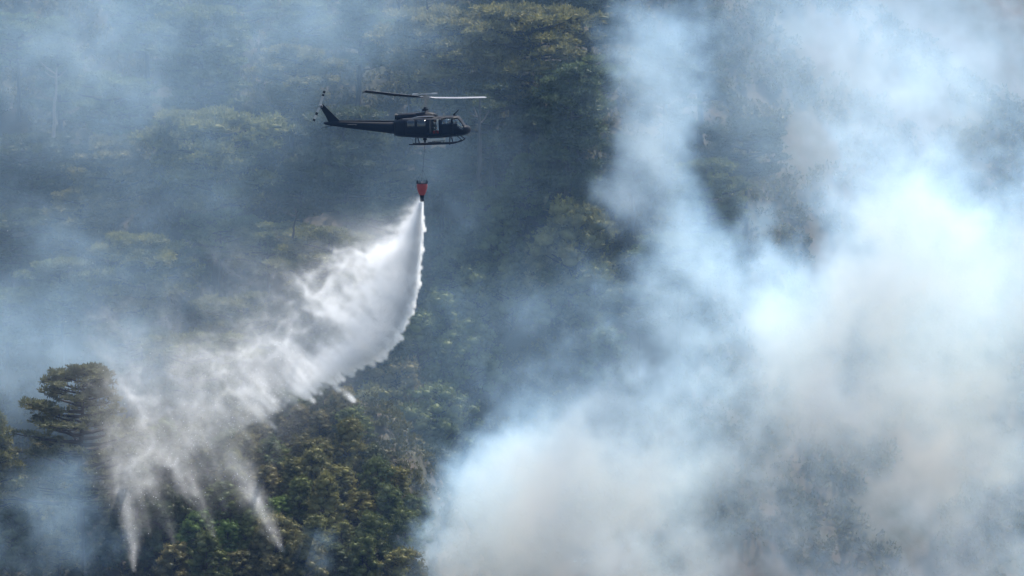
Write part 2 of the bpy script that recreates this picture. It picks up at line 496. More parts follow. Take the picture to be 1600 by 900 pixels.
for py, k, row, rn in ROWS:
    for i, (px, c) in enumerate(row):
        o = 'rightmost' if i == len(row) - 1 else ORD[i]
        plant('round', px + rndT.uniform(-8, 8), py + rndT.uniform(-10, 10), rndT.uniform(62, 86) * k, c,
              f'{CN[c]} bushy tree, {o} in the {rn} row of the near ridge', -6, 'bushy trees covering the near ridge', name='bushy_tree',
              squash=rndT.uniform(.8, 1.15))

# --- foreground trees at lower left
def big_pine():
    tm, cm = make_pine(77, 17.0, 7.3, 0.28, density=30, umbrella=0.22, lean=0.25, limbs=56, sparse=0, pad=(0.5, 1.0))
    s = 1.0
    p = W(126, 800, 10)
    e = empty('pine_tree', (p.x, 10, p.z - 4.0), 'large lone pine at lower left with open brown tinted crown and bare dark limbs', 'tree', 'pines at lower left')
    e.rotation_euler = (0, 0, 0.4)
    t = link('trunk', tm, e); c = link('crown', cm, e); c.color = (0.105, 0.110, 0.075, 1)
    # bare crooked limbs low on the left of the trunk
    pth = []
    a = Vector((0.0, 0, 7.2))
    b = [a, Vector((-.5, -.3, 7.9)), Vector((-1.3, -.5, 8.3)), Vector((-2.2, -.5, 8.9)), Vector((-3.0, -.4, 9.0))]
    pth.append((b, [.13, .11, .09, .06, .03]))
    pth.append(([b[1], Vector((-1.0, -.6, 7.9)), Vector((-2.1, -.8, 8.15)), Vector((-2.9, -.9, 7.7))], [.09, .07, .05, .02]))
    pth.append(([b[2], Vector((-1.6, -.4, 9.2)), Vector((-2.4, -.2, 9.8))], [.06, .05, .02]))
    v, f = tube_arrays(pth)
    link('branch', np_mesh('bare_branch', v, f, True), e, BARK)
    return e
big_pine()
plant('cone', -14, 735, 120, 'olive', 'pine cut by the left edge beside the large lone pine', -6, 'pines at lower left', y=22)
for _x, _y, _w, _c, _l in ((60, 800, 80, 'olive', 'olive bush left of the lone pine trunk, in white smoke'), (112, 806, 70, 'green', 'green bush at the foot of the lone pine, left of its trunk'), (150, 835, 80, 'dark', 'dark bush in front of the lone pine trunk'),
                          (178, 790, 75, 'olive', 'olive bush just right of the lone pine trunk'), (120, 770, 70, 'dark', 'dark bush behind the lone pine trunk'), (225, 720, 75, 'olive', 'olive bush between the lone pine and the middle streaks'), (20, 770, 80, 'green', 'green bush at the left edge under the cut off pine')):
    plant('round', _x, _y, _w, _c, _l, -6, 'bushes round the lone pine', name='bush', cat='bush')
plant('round', 20, 840, 120, 'dark', 'dark low tree in the bottom left corner under white smoke', -6, 'pines at lower left', y=5)
plant('cone', 90, 850, 80, 'brown', 'small brownish pine half hidden in smoke at the foot of the lone pine', -6, 'pines at lower left', y=4)
plant('round', 255, 700, 90, 'green', 'green tree behind the long thin water streaks, right of the lone pine', -6, 'round trees in the spray', name='round_tree')
plant('round', 300, 720, 90, 'olive', 'olive tree under the middle water streaks', -6, 'round trees in the spray', name='round_tree')
plant('round', 215, 770, 90, 'dark', 'dim tree beside the leftmost falling streak', -6, 'round trees in the spray', name='round_tree')
plant('round', 250, 830, 90, 'dark', 'dark tree between the leftmost streak and the bright green bush', -6, 'round trees in the spray', name='round_tree')
plant('round', 190, 850, 90, 'dark', 'dark tree at the bottom behind the leftmost streak', -6, 'round trees in the spray', name='round_tree')
plant('round', 360, 650, 90, 'olive', 'olive tree on the ridge under the feathered water', -6, 'round trees in the spray', name='round_tree')

# --- bare trunks
def bare_trunk(px, py_top, py_bot, y, r, label, lean=0, m=None, limbs=4, seed=1):
    rnd = random.Random(seed)
    a, b = W(px, py_bot, y), W(px + lean, py_top, y)
    pts = [a.lerp(b, i / 8) + Vector((rnd.uniform(-.08, .08), rnd.uniform(-.08, .08), 0)) for i in range(9)]
    o = a.copy()
    e = empty('bare_tree', o, label, 'tree', 'bare trunks on the slope')
    v, f = tube_arrays([([p - o for p in pts], [r * (1 - .6 * i / 8) for i in range(9)])], 8)
    link('trunk', np_mesh('bare_trunk', v, f, True), e, m or BARK)
    br = []
    for k in range(limbs):
        t = rnd.uniform(.55, .95); q = a.lerp(b, t) - o; az = rnd.uniform(0, 6.3); l = rnd.uniform(.8, 2.0)
        d = Vector((math.cos(az), math.sin(az), rnd.uniform(.2, .7)))
        br.append(([q, q + d * l * .5, q + d * l + Vector((0, 0, .3))], [r * .3, r * .2, r * .08]))
    v, f = tube_arrays(br, 5)
    link('branch', np_mesh('bare_branch', v, f, True), e, m or BARK)
bare_trunk(749, 150, 290, 66, .26, 'tall dark trunk of a big pine right of the helicopter nose', 0, seed=2)
bare_trunk(84, 105, 215, 70, .20, 'pale dead trunk standing in smoke at upper left', 4, BARK_PALE, seed=3)
bare_trunk(622, -10, 55, 84, .26, 'dark trunk at the top edge left of the rotor pines', 3, seed=4)
bare_trunk(668, -10, 40, 84, .18, 'thin trunk at the top edge, right of the dark one', -2, seed=5)
bare_trunk(522, 560, 612, 27, .17, 'short bare dark trunk on the near ridge crest', 3, seed=6)
bare_trunk(457, 330, 372, 46, .12, 'thin crooked trunk beside the dark pines under the tail', 8, seed=7)

# --- undergrowth that nobody could count
def undergrowth():
    rng = np.random.default_rng(8); C = []
    n = 0
    while n < 15000:
        x = rng.uniform(-56, 50); y = rng.uniform(-8, 120)
        z = ground(x, y)
        if mnoise.noise(Vector((x * .12, y * .12, 1))) < -0.28: continue
        r = rng.uniform(.35, 1.1) * (1 if y > 34 else .8)
        k = 13
        u = rng.standard_normal((k, 3)); u /= np.linalg.norm(u, axis=1, keepdims=True); u[:, 2] = np.abs(u[:, 2])
        C.append(np.concatenate([np.array([x, y, z]) + u * r, u], 1)); n += 1
    C = np.concatenate(C)
    v, f = tufts(C[:, :3], C[:, 3:] + np.array([0, 0, .5]), rng, blades=5, L=(.25, .55), width=.08)
    o = link('undergrowth', np_mesh('undergrowth', v, f), None, NEEDLES)
    o.color = (0.07, 0.07, 0.036, 1)
    tag(o, 'low brush and saplings covering the slope between the trees', kind='stuff')
undergrowth()
print('trees', round(time.time() - T0, 1))

# ------------------------------------------------------------------ helicopter
HP = mat('shade_dark_hull_paint', (0.0018, 0.003, 0.006), 0.55, 0.0, 0.2, 1.5, Specular_IOR_Level=0.12)  # near-black base: the shade on the unlit hull is put into the paint
HB = mat('black_paint', (0.004, 0.004, 0.006), 0.5, scale=2, Specular_IOR_Level=0.12)
HM = mat('dull_metal', (0.22, 0.22, 0.23), 0.35, 0.8, scale=5)
HT = mat('grey_blade_paint', (0.34, 0.35, 0.36), 0.4, scale=3)
HW = mat('blade_top_metal', (0.17, 0.17, 0.18), 0.32, 0.7, scale=2)
HR = mat('red_seat_canvas', (0.24, 0.035, 0.025), 0.85, scale=12)
HG = bpy.data.materials.new('cockpit_glass'); HG.use_nodes = True
_n = HG.node_tree; _n.nodes.clear()
_o = _n.nodes.new('ShaderNodeOutputMaterial'); _m = _n.nodes.new('ShaderNodeMixShader'); _m.inputs[0].default_value = 0.10
_t = _n.nodes.new('ShaderNodeBsdfTransparent'); _t.inputs[0].default_value = (.82, .88, .88, 1)
_g = _n.nodes.new('ShaderNodeBsdfGlossy'); _g.inputs['Roughness'].default_value = 0.05
_n.links.new(_t.outputs[0], _m.inputs[1]); _n.links.new(_g.outputs[0], _m.inputs[2]); _n.links.new(_m.outputs[0], _o.inputs[0])

YAW = R(-7)
HC = W(664, 200, 0)
heli = empty('helicopter', HC, 'dark helicopter in hover with open cabin door and skids, carrying the red bucket', 'helicopter')
heli.rotation_euler = (0, 0, YAW)
CY = math.cos(YAW)

def hx(px): return (px - 664) / 18 / CY
def hz(py): return (200 - py) / 18

def part(name, bm_or_me, m, parent=None, smooth=True):
    if isinstance(bm_or_me, bmesh.types.BMesh):
        me = bpy.data.meshes.new(name); bm_or_me.normal_update(); bm_or_me.to_mesh(me); bm_or_me.free()
    else: me = bm_or_me
    if smooth:
        for p in me.polygons: p.use_smooth = True
    return link(name, me, parent or heli, m)

def interp(tab, x):
    tab = sorted(tab)
    if x <= tab[0][0]: return tab[0][1:]
    for a, b in zip(tab, tab[1:]):
        if x <= b[0]:
            t = (x - a[0]) / (b[0] - a[0])
            return tuple(p + (q - p) * t for p, q in zip(a[1:], b[1:]))
    return tab[-1][1:]

def loft(stations, vrows, expo=3.2, skip=None, caps=True):
    """stations: (px, ztop_px, zbot_px, halfwidth m); rows of the section from belly to roof on both sides"""
    bm = bmesh.new(); rings = []
    for (px, zt, zb, w) in stations:
        z0, z1 = hz(zb), hz(zt); zc, hh = (z0 + z1) / 2, (z1 - z0) / 2
        ring = []
        def hw(v):
            q = abs(v * 2 - 1)
            return w * max(0, 1 - q ** expo) ** (1 / expo)
        for v in vrows:
            ring.append(bm.verts.new((hx(px), -hw(v), z0 + (z1 - z0) * v)))
        for v in reversed(vrows):
            ring.append(bm.verts.new((hx(px), hw(v), z0 + (z1 - z0) * v)))
        rings.append(ring)
    n = len(rings[0]); m = len(vrows)
    for i in range(len(rings) - 1):
        for k in range(n):
            k2 = (k + 1) % n
            row = k if k < m - 1 else (2 * m - 2 - k if m <= k < 2 * m - 1 else None)
            if skip and row is not None and skip(stations[i][0], stations[i + 1][0], row): continue
            bm.faces.new((rings[i][k], rings[i + 1][k], rings[i + 1][k2], rings[i][k2]))
    if caps:
        for rg in (rings[0], rings[-1]):
            try: bm.faces.new(rg)
            except ValueError: pass
    bmesh.ops.recalc_face_normals(bm, faces=bm.faces)
    return bm, rings

def shell(o, t=0.05):
    s = o.modifiers.new('thickness', 'SOLIDIFY'); s.thickness = t; s.offset = -1
    return o

FT = [(617, 187, 212, .62), (621, 186.5, 213.2, .85), (630, 184, 213.8, 1.1), (640, 182.6, 214.6, 1.27), (650, 182, 215.2, 1.32), (665, 181.6, 215.6, 1.35),
      (685, 181, 215.4, 1.35), (700, 180.6, 214.4, 1.33), (712, 180.2, 213, 1.26), (717, 180.4, 212.2, 1.2), (721.5, 187, 211.7, 1.12), (726.2, 194.4, 210.9, .98), (731, 195.8, 209, .76), (734, 198, 207, .48), (735.6, 200.5, 204.6, .2)]
xs_ = sorted(set([617, 621, 626, 630, 635, 640, 650, 658, 665, 672, 673.5, 677, 678.8, 688.5, 691, 694, 698, 702, 707, 711, 717, 721.5, 726.2, 729, 731, 733, 734.5, 735.6]))
vr = [0, .04, .12, .21, .35, .50, .64, .78, .90, .96, 1]
fus = []
for x in xs_:
    a = interp(FT, x); fus.append((x, *a))
def opening(x0, x1, row):
    # rows 3..7 span v .21 to .90 : sliding door opening, row 6..7 cockpit door window, 5..7 windscreen
    if x0 >= 673.5 and x1 <= 677 and 2 < row < 8: return True
    if x0 >= 678.8 and x1 <= 688.5 and 2 < row < 8: return True
    if x0 >= 694 and x1 <= 702 and 5 < row < 8: return True
    if x0 >= 702 and x1 <= 707 and 5 < row < 8: return True
    if x0 >= 711 and x1 <= 717 and 5 < row < 8: return True
    if x0 >= 717 and x1 <= 721.5 and 4 < row < 8: return True
    if x0 >= 721.5 and x1 <= 726.2 and 4 < row < 8: return True
    return False
bm, rings = loft(fus, vr, 3.4, opening)
body = shell(part('fuselage', bm, HP), .04)
# panes of the cockpit door windows and of the windscreen
def pane(name, xa, xb, r0, r1, sgn, parent=body):
    sec = [s for s in fus if xa - .01 <= s[0] <= xb + .01]
    bm = bmesh.new(); cols = []
    for (px, zt, zb, w) in sec:
        c = []
        for v in vr[r0:r1 + 1]:
            z0, z1 = hz(zb), hz(zt); q = abs(v * 2 - 1)
            c.append(bm.verts.new((hx(px), sgn * (w * (1 - q ** 3.4) ** (1 / 3.4) - .02), z0 + (z1 - z0) * v)))
        cols.append(c)
    for a, b in zip(cols, cols[1:]):
        for i in range(len(a) - 1): bm.faces.new((a[i], b[i], b[i + 1], a[i + 1]))
    return shell(part(name, bm, HG, parent), .012)
for sg in (-1, 1):
    pane('window_pane', 694, 707, 6, 8, sg)
    pane('window_pane', 711, 717, 6, 8, sg)
    pane('windscreen', 717, 726.2, 5, 8, sg)

def box_bm(bm, c, s, rot=None):
    r = bmesh.ops.create_cube(bm, size=1)['verts']
    M = Matrix.Translation(c) @ (rot.to_4x4() if rot else Matrix()) @ Matrix.Diagonal((*s, 1))
    bmesh.ops.transform(bm, matrix=M, verts=r)
def tube_me(name, paths, sides=10):
    v, f = tube_arrays(paths, sides); return np_mesh(name, v, f, True)

# sliding cabin door slid back along the side, with two dark windows
def side_panel(name, xa, xb, v0, v1, sgn, out, m):
    bm = bmesh.new(); cols = []
    for k in range(7):
        px = xa + (xb - xa) * k / 6; zt, zb, w = interp(FT, px); c = []
        for j in range(7):
            v = v0 + (v1 - v0) * j / 6; z0, z1 = hz(zb), hz(zt); q = abs(v * 2 - 1)
            c.append(bm.verts.new((hx(px), sgn * (w * (1 - q ** 3.4) ** (1 / 3.4) + out), z0 + (z1 - z0) * v)))
        cols.append(c)
    for a, b in zip(cols, cols[1:]):
        for i in range(6): bm.faces.new((a[i], b[i], b[i + 1], a[i + 1]))
    return bm
DG = mat('tinted_window', (0.012, 0.02, 0.03), 0.2, 0.0, 0.1)
for sg in (-1, 1):
    d = shell(part('cabin_door', side_panel('cabin_door', 636, 672, .12, .93, sg, .05, HP), HP), .03)
    for xa, xb in ((639, 651), (655, 668)):
        shell(part('door_window', side_panel('door_window', xa, xb, .52, .84, sg, .065, DG), DG, d), .02)
    part('door_rail', tube_me('door_rail', [([Vector((hx(p), sg * (interp(FT, p)[2] + .03), hz(185.2))) for p in (632, 650, 670, 692)], [.03] * 4)], 6), HM, body)
    # cockpit door outline: proud frame
    shell(part('cockpit_door', side_panel('cockpit_door', 692.6, 711.6, .10, .62, sg, .035, HP), HP), .03)
# cabin floor, bulkhead and ceiling
bm = bmesh.new(); box_bm(bm, ((hx(668) + hx(716)) / 2, 0, hz(209.5)), ((hx(716) - hx(668)), 2.3, .06)); part('cabin_floor', bm, HB, smooth=False)
bm = bmesh.new(); box_bm(bm, (hx(671.5), 0, hz(198)), (.06, 2.4, 1.7)); part('bulkhead', bm, HB, smooth=False)
bm = bmesh.new(); box_bm(bm, ((hx(716) + hx(727)) / 2, 0, hz(199.5)), (.62, 1.5, .55)); box_bm(bm, (hx(712), 0, hz(205)), (.5, .35, .5)); part('instrument_panel', bm, HB, smooth=False)
# seats
def seat(x, y, m, w=.5, h=.75):
    bm = bmesh.new()
    box_bm(bm, (x, y, hz(205.5)), (.5, w, .14)); box_bm(bm, (x - .22, y, hz(205.5) + h / 2), (.10, w, h), Matrix.Rotation(-.12, 3, 'Y')); box_bm(bm, (x, y, hz(207.8)), (.35, w * .7, .2))
    bmesh.ops.bevel(bm, geom=bm.edges[:], offset=.025, segments=1)
    return part('seat', bm, m, smooth=False)
seat(hx(702.5), -.55, HB); seat(hx(702.5), .55, HB)
def bench():
    bm = bmesh.new(); box_bm(bm, (hx(685), .2, hz(205.8)), (.85, 1.5, .22)); box_bm(bm, (hx(692), .2, hz(204)), (.12, 1.5, .55)); box_bm(bm, (hx(683), .2, hz(208)), (.6, 1.2, .16))
    bmesh.ops.bevel(bm, geom=bm.edges[:], offset=.03, segments=1); part('bench_seat', bm, HR, smooth=False)
bench()

# engine cowling with intake and exhaust
cow = [(619.5, 181, 187, .22), (621, 179.5, 188, .42), (624, 178.2, 188, .52), (632, 176.8, 187, .62), (645, 175.8, 186, .68), (660, 175, 185, .66), (672, 174.8, 184, .6), (679, 176.2, 183.5, .5), (683.5, 180, 182.8, .3)]
bm, _ = loft(cow, [0, .15, .35, .55, .75, .9, .97, 1], 2.6); cw = part('engine_cowling', bm, HP)
part('exhaust', tube_me('exhaust', [([Vector((hx(626), 0, hz(183))), Vector((hx(617.5), 0, hz(182.2)))], [.2, .24])], 16), HB, cw)
bm = bmesh.new(); box_bm(bm, (hx(627), 0, hz(176.4)), (.18, .12, .1)); part('beacon', bm, HM, cw, smooth=False)
for sg in (-1, 1):
    bm = bmesh.new(); box_bm(bm, (hx(666), sg * .72, hz(181)), (1.5, .35, .35)); bmesh.ops.bevel(bm, geom=bm.edges[:], offset=.12, segments=3); part('air_intake', bm, HP, cw)
# highlight along the fairing edge, modelled as a pale metal strip
part('roof_highlight_strip', tube_me('roof_highlight_strip', [([Vector((hx(p), -1.0 - .02 * i, hz(q))) for i, (p, q) in enumerate(((645, 185), (650, 183.6), (656, 182.6), (664, 182), (674, 181.6), (682, 181.4)))], [.03, .07, .09, .09, .08, .04])], 8), HM)

# tail boom, fin, tail skid, stabiliser
boom = [(505.5, 191.6, 194.2, .05), (508, 191, 195.6, .13), (515, 190.6, 196.8, .17), (531, 189.7, 199, .22), (550, 189.9, 201.6, .28), (580, 190.2, 205, .36), (600, 190.4, 207.4, .42), (618, 190.2, 209.6, .5), (624, 190, 211, .55)]
bm, _ = loft(boom, [0, .1, .25, .4, .6, .75, .9, 1], 2.2); tb = part('tail_boom', bm, HP)
def plate(name, pts, th, m, axis='Y', parent=heli):
    bm = bmesh.new()
    a = [bm.verts.new((hx(p[0]), -th / 2, hz(p[1]))) for p in pts]; b = [bm.verts.new((hx(p[0]), th / 2, hz(p[1]))) for p in pts]
    bm.faces.new(a); bm.faces.new(b[::-1])
    for i in range(len(a)): j = (i + 1) % len(a); bm.faces.new((a[i], b[i], b[j], a[j]))
    bmesh.ops.recalc_face_normals(bm, faces=bm.faces)
    bmesh.ops.bevel(bm, geom=bm.edges[:], offset=.02, segments=1)
    return part(name, bm, m, parent, smooth=False)
fin = plate('tail_fin', [(532.5, 190.4), (526, 184.5), (504.5, 163.2), (500.2, 164.4), (499.8, 168), (508, 181), (513.5, 191.5), (512, 195)], .16, HP)
part('gearbox', tube_me('gearbox', [([Vector((hx(502), .14, hz(166.5))), Vector((hx(502), -.42, hz(166.5)))], [.17, .12])], 12), HM, fin)
bm = bmesh.new(); box_bm(bm, (hx(552), 0, hz(195)), (.75, 2.8, .07)); bmesh.ops.bevel(bm, geom=bm.edges[:], offset=.02, segments=1); part('stabiliser', bm, HP, tb, smooth=False)
part('tail_skid', tube_me('tail_skid', [([Vector((hx(519), 0, hz(197.2))), Vector((hx(510), 0, hz(199.2))), Vector((hx(502.5), 0, hz(200.4)))], [.025, .025, .02])], 6), HB, tb)
part('drive_shaft_cover', tube_me('drive_shaft_cover', [([Vector((hx(p), 0, hz(189.6))) for p in (531, 560, 590, 620)], [.07] * 4)], 8), HP, tb)
part('exhaust_glint', tube_me('exhaust_glint', [([Vector((hx(619), -.5, hz(191.6))), Vector((hx(622), -.5, hz(191.6)))], [.10, .10])], 8), mat('glint_metal', (.8, .8, .8), .25, .6), tb)  # bright stub stands in for the highlight on the exhaust

# main rotor
mast_top = Vector((hx(664.5), 0, hz(152.2)))
mast = part('rotor_mast', tube_me('rotor_mast', [([Vector((mast_top.x, 0, hz(176))), mast_top + Vector((0, 0, .05))], [.085, .075])], 12), HM)
def disc(bm, c, r, h, r2=None):
    bmesh.ops.create_cone(bm, cap_ends=True, segments=20, radius1=r, radius2=r2 or r, depth=h, matrix=Matrix.Translation(c))
bm = bmesh.new(); disc(bm, (mast_top.x, 0, hz(171)), .27, .10); disc(bm, (mast_top.x, 0, hz(168.8)), .19, .16, .13); disc(bm, (mast_top.x, 0, hz(173)), .36, .12, .26)
part('swash_plate', bm, HB, mast, smooth=False)
for dx, dy in ((-.19, -.05), (.20, .02), (-.07, .18), (.10, -.17)):
    part('control_rod', tube_me('control_rod', [([Vector((mast_top.x + dx * 1.0, dy, hz(170))), Vector((mast_top.x + dx * 1.15, dy * 1.2, hz(154)))], [.022, .022])], 6), HM, mast)
bm = bmesh.new(); box_bm(bm, mast_top, (.75, .3, .22)); disc(bm, mast_top + Vector((0, 0, .14)), .16, .2); bmesh.ops.bevel(bm, geom=bm.edges[:], offset=.04, segments=2)
rang = R(45)  # blade pair runs from far left to near right
hub = part('rotor_hub', bm, HM, smooth=False)
def blade_me(root, tip, pitch, chord=.53, th=.075):
    d = (tip - root); L = d.length; d.normalize()
    ch = d.cross(Vector((0, 0, 1))).normalized(); nn = ch.cross(d).normalized()
    ch2 = ch * math.cos(pitch) + nn * math.sin(pitch); n2 = nn * math.cos(pitch) - ch * math.sin(pitch)
    prof = [(-.5, 0), (-.44, .035), (-.25, .07), (0, .075), (.25, .05), (.5, .004), (.25, -.03), (0, -.05), (-.25, -.05), (-.44, -.03)]
    V, F = [], []
    secs = [(0, .22), (.05, .30), (.10, .8), (.14, 1), (.5, 1), (.97, 1), (1, .93)]
    for t, c in secs:
        p = root + d * L * t + Vector((0, 0, 0.18 * t * t))
        for a, b in prof: V.append(p + ch2 * a * chord * c + n2 * b * chord * 1.5)
    n = len(prof)
    for i in range(len(secs) - 1):
        for k in range(n):
            k2 = (k + 1) % n; F.append((i * n + k, i * n + k2, (i + 1) * n + k2, (i + 1) * n + k))
    me = bpy.data.meshes.new('blade'); me.from_pydata([tuple(v) for v in V], [], F + [tuple(range(n))[::-1], tuple(range((len(secs) - 1) * n, len(secs) * n))]); me.update()
    me.materials.append(HW); me.materials.append(HB)
    up_ = Vector(n2)
    for i_, f_ in enumerate(me.polygons):
        if i_ < len(F) and (i_ % n) >= 5: f_.material_index = 1  # black underside paint, chosen to darken the left blade as if shaded
    return me
azL = math.acos(5.22 / 7.3)
Ry = Matrix.Rotation(-YAW, 3, 'Z')
Lt = mast_top + Ry @ Vector((-5.25, -4.9, .52)); Rt = mast_top + Ry @ Vector((5.15, 5.2, -.34))
part('rotor_blade', blade_me(mast_top + (Lt - mast_top).normalized() * .3, Lt, R(-22)), HW, hub, smooth=False)
part('rotor_blade', blade_me(mast_top + (Rt - mast_top).normalized() * .3, Rt, R(-9)), HW, hub, smooth=False)
sb = Ry @ Vector((1.0, -.95, 0.06))
bm = bmesh.new()
part('stabiliser_bar', tube_me('stabiliser_bar', [([mast_top + Vector((0, 0, .28)) - sb * 1.0, mast_top + Vector((0, 0, .3)) + sb * 1.0], [.03, .03]),
     ([mast_top + Vector((0, 0, .28)) - sb * 1.08, mast_top + Vector((0, 0, .28)) - sb * .62], [.075, .06]), ([mast_top + Vector((0, 0, .30)) + sb * .62, mast_top + Vector((0, 0, .30)) + sb * 1.08], [.06, .075])], 8), HT, hub)

# tail rotor
tc = Vector((hx(500.4), -.42, hz(166.2)))
th_ = part('tail_rotor_hub', tube_me('tail_rotor_hub', [([tc + Vector((0, .05, 0)), tc + Vector((0, -.12, 0))], [.13, .10])], 12), HT)
for sgn, (tx, ty) in ((1, (508, 142.6)), (-1, (491, 189.6))):
    tip = Vector((hx(tx), -.42, hz(ty)))
    d = (tip - tc); L = d.length; d.normalize(); ch = d.cross(Vector((0, 1, 0)))
    segs = [(.10, .42, HT), (.42, .60, HB), (.60, .86, HT), (.86, 1.0, HB)] if sgn < 0 else [(.10, .66, HT), (.66, .8, HB), (.8, .84, HT), (.84, 1.0, HB)]
    bm = bmesh.new()
    mats = [HT, HB]; fi = []
    for a, b, m_ in segs:
        c = tc + d * L * (a + b) / 2
        M3 = Matrix((d, ch, Vector((0, 1, 0)))).transposed()
        n0 = len(bm.faces); box_bm(bm, c, (L * (b - a) - .004, .21, .03), M3)
        bm.faces.ensure_lookup_table()
        for f in bm.faces[n0:]: f.material_index = mats.index(m_)
    me = bpy.data.meshes.new('tail_rotor_blade'); bm.to_mesh(me); bm.free(); me.materials.append(HT); me.materials.append(HB)
    link('tail_rotor_blade', me, th_)

# skids
def arch(px):
    s = []
    for t in np.linspace(-1, 1, 13):
        y = t * 1.22; s.append(Vector((hx(px) + 0.08 * abs(t) ** 3, y, hz(213.6) - .62 * abs(t) ** 2.6)))
    return s
sk = {}
for sg in (-1, 1):
    pth = [(Vector((hx(642), sg * 1.25, hz(225.2)))), Vector((hx(660), sg * 1.25, hz(225.0))), Vector((hx(690), sg * 1.25, hz(224))), Vector((hx(706), sg * 1.25, hz(223.2))), Vector((hx(714.5), sg * 1.25, hz(222))), Vector((hx(720), sg * 1.25, hz(219.8))), Vector((hx(724), sg * 1.23, hz(217.4)))]
    sk[sg] = part('landing_skid', tube_me('landing_skid', [(pth, [.05, .065, .065, .065, .06, .055, .05])], 10), HB)
    part('skid_brace', tube_me('skid_brace', [([Vector((hx(724), sg * 1.23, hz(217.4))), Vector((hx(716.5), sg * .9, hz(211.5)))], [.035, .035])], 8), HB, sk[sg])
    part('skid_step', tube_me('skid_step', [([Vector((hx(672), sg * 1.4, hz(221.6))), Vector((hx(692), sg * 1.4, hz(220.8)))], [.03, .03]), ([Vector((hx(676), sg * 1.4, hz(221.6))), Vector((hx(676), sg * 1.25, hz(224.4)))], [.02, .02]), ([Vector((hx(690), sg * 1.4, hz(220.9))), Vector((hx(690), sg * 1.25, hz(223.8)))], [.02, .02])], 6), HB, sk[sg])
for px in (651, 704): part('cross_tube', tube_me('cross_tube', [(arch(px), [.05] * 13)], 8), HB)
# antennas, wire cutter, cargo hook
part('antenna', tube_me('antenna', [([Vector((hx(708.5), 0, hz(180))), Vector((hx(713), 0, hz(175))), Vector((hx(717), 0, hz(171)))], [.10, .05, .025])], 6), HB)
part('nose_probe', tube_me('nose_probe', [([Vector((hx(728), .1, hz(195.5))), Vector((hx(729), .1, hz(191.5)))], [.03, .015])], 6), HB)
bm = bmesh.new(); disc(bm, (hx(664), 0, hz(217)), .2, .22, .14); disc(bm, (hx(664), 0, hz(219.5)), .09, .35); part('cargo_hook', bm, HB, smooth=False)

# people on board
FS = mat('dark_flight_suit', (0.030, 0.038, 0.030), 0.85, scale=8)
SKIN = mat('skin', (0.30, 0.17, 0.11), 0.55, scale=8)
HEL = mat('light_helmet', (0.55, 0.55, 0.53), 0.35, scale=8)
HED = mat('dark_helmet', (0.03, 0.035, 0.03), 0.35, scale=8)
def person(base, pts, edges, head, label, rz=0.0, helmet=HED):
    """pts: joint -> (position, radius); one continuous skinned body"""
    e = empty('person', base, label, 'person', None)
    e.rotation_euler = (0, 0, rz)
    names = list(pts)
    me = bpy.data.meshes.new('body'); me.from_pydata([pts[n][0] for n in names], [(names.index(a), names.index(b)) for a, b in edges], [])
    o = link('body', me, e, FS)
    sk_ = o.modifiers.new('skin', 'SKIN'); sk_.use_smooth_shade = True
    for i, n in enumerate(names):
        r = pts[n][1]; me.skin_vertices[0].data[i].radius = (r, r)
    me.skin_vertices[0].data[names.index('pelvis')].use_root = True
    ss = o.modifiers.new('sub', 'SUBSURF'); ss.levels = 1; ss.render_levels = 2
    bm = bmesh.new(); bmesh.ops.create_uvsphere(bm, u_segments=16, v_segments=12, radius=.105, matrix=Matrix.Translation(head) @ Matrix.Diagonal((1.05, .85, 1.2, 1)))
    bmesh.ops.create_uvsphere(bm, u_segments=6, v_segments=5, radius=.022, matrix=Matrix.Translation(Vector(head) + Vector((.11, 0, -.01))))
    for s_ in (-1, 1): bmesh.ops.create_uvsphere(bm, u_segments=6, v_segments=5, radius=.012, matrix=Matrix.Translation(Vector(head) + Vector((.098, s_ * .035, .02))))
    part('head', bm, SKIN, e)
    bm = bmesh.new(); bmesh.ops.create_uvsphere(bm, u_segments=18, v_segments=12, radius=.145, matrix=Matrix.Translation(Vector(head) + Vector((-.02, 0, .035))) @ Matrix.Diagonal((1.05, .95, 1.05, 1)))
    bmesh.ops.delete(bm, geom=[v for v in bm.verts if v.co.z < head[2] - .06 or (v.co.x > head[0] + .06 and v.co.z < head[2] + .05)], context='VERTS')
    shell(part('helmet', bm, helmet, e), .02)
    for s_ in (-1, 1):   # hands: palm, four fingers and a thumb
        w = Vector(pts['wrist_l' if s_ > 0 else 'wrist_r'][0]); d = (w - Vector(pts['elbow_l' if s_ > 0 else 'elbow_r'][0])).normalized()
        sd = d.cross(Vector((0, 0, 1)));
        if sd.length < .1: sd = d.cross(Vector((1, 0, 0)))
        sd.normalize(); nn = sd.cross(d)
        tb_ = [([w, w + d * .04, w + d * .09], [.026, .036, .034])]
        for k, ln in enumerate((.065, .075, .07, .052)):
            a = w + d * .085 + sd * (k - 1.5) * .02; tb_.append(([a, a + d * ln * .55, a + d * ln * .85 - nn * .03], [.010, .009, .007]))
        a = w + d * .035 + sd * -.03; tb_.append(([a, a + d * .035 - sd * .03, a + d * .065 - sd * .03 - nn * .015], [.012, .011, .008]))
        part('hand', tube_me('hand', tb_, 6), SKIN, e)
    return e
SE = [('pelvis', 'waist'), ('waist', 'chest'), ('chest', 'neck'), ('neck', 'crown'), ('chest', 'sh_l'), ('sh_l', 'elbow_l'), ('elbow_l', 'wrist_l'), ('chest', 'sh_r'), ('sh_r', 'elbow_r'), ('elbow_r', 'wrist_r'),
      ('pelvis', 'hip_l'), ('hip_l', 'knee_l'), ('knee_l', 'ankle_l'), ('ankle_l', 'toe_l'), ('pelvis', 'hip_r'), ('hip_r', 'knee_r'), ('knee_r', 'ankle_r'), ('ankle_r', 'toe_r')]
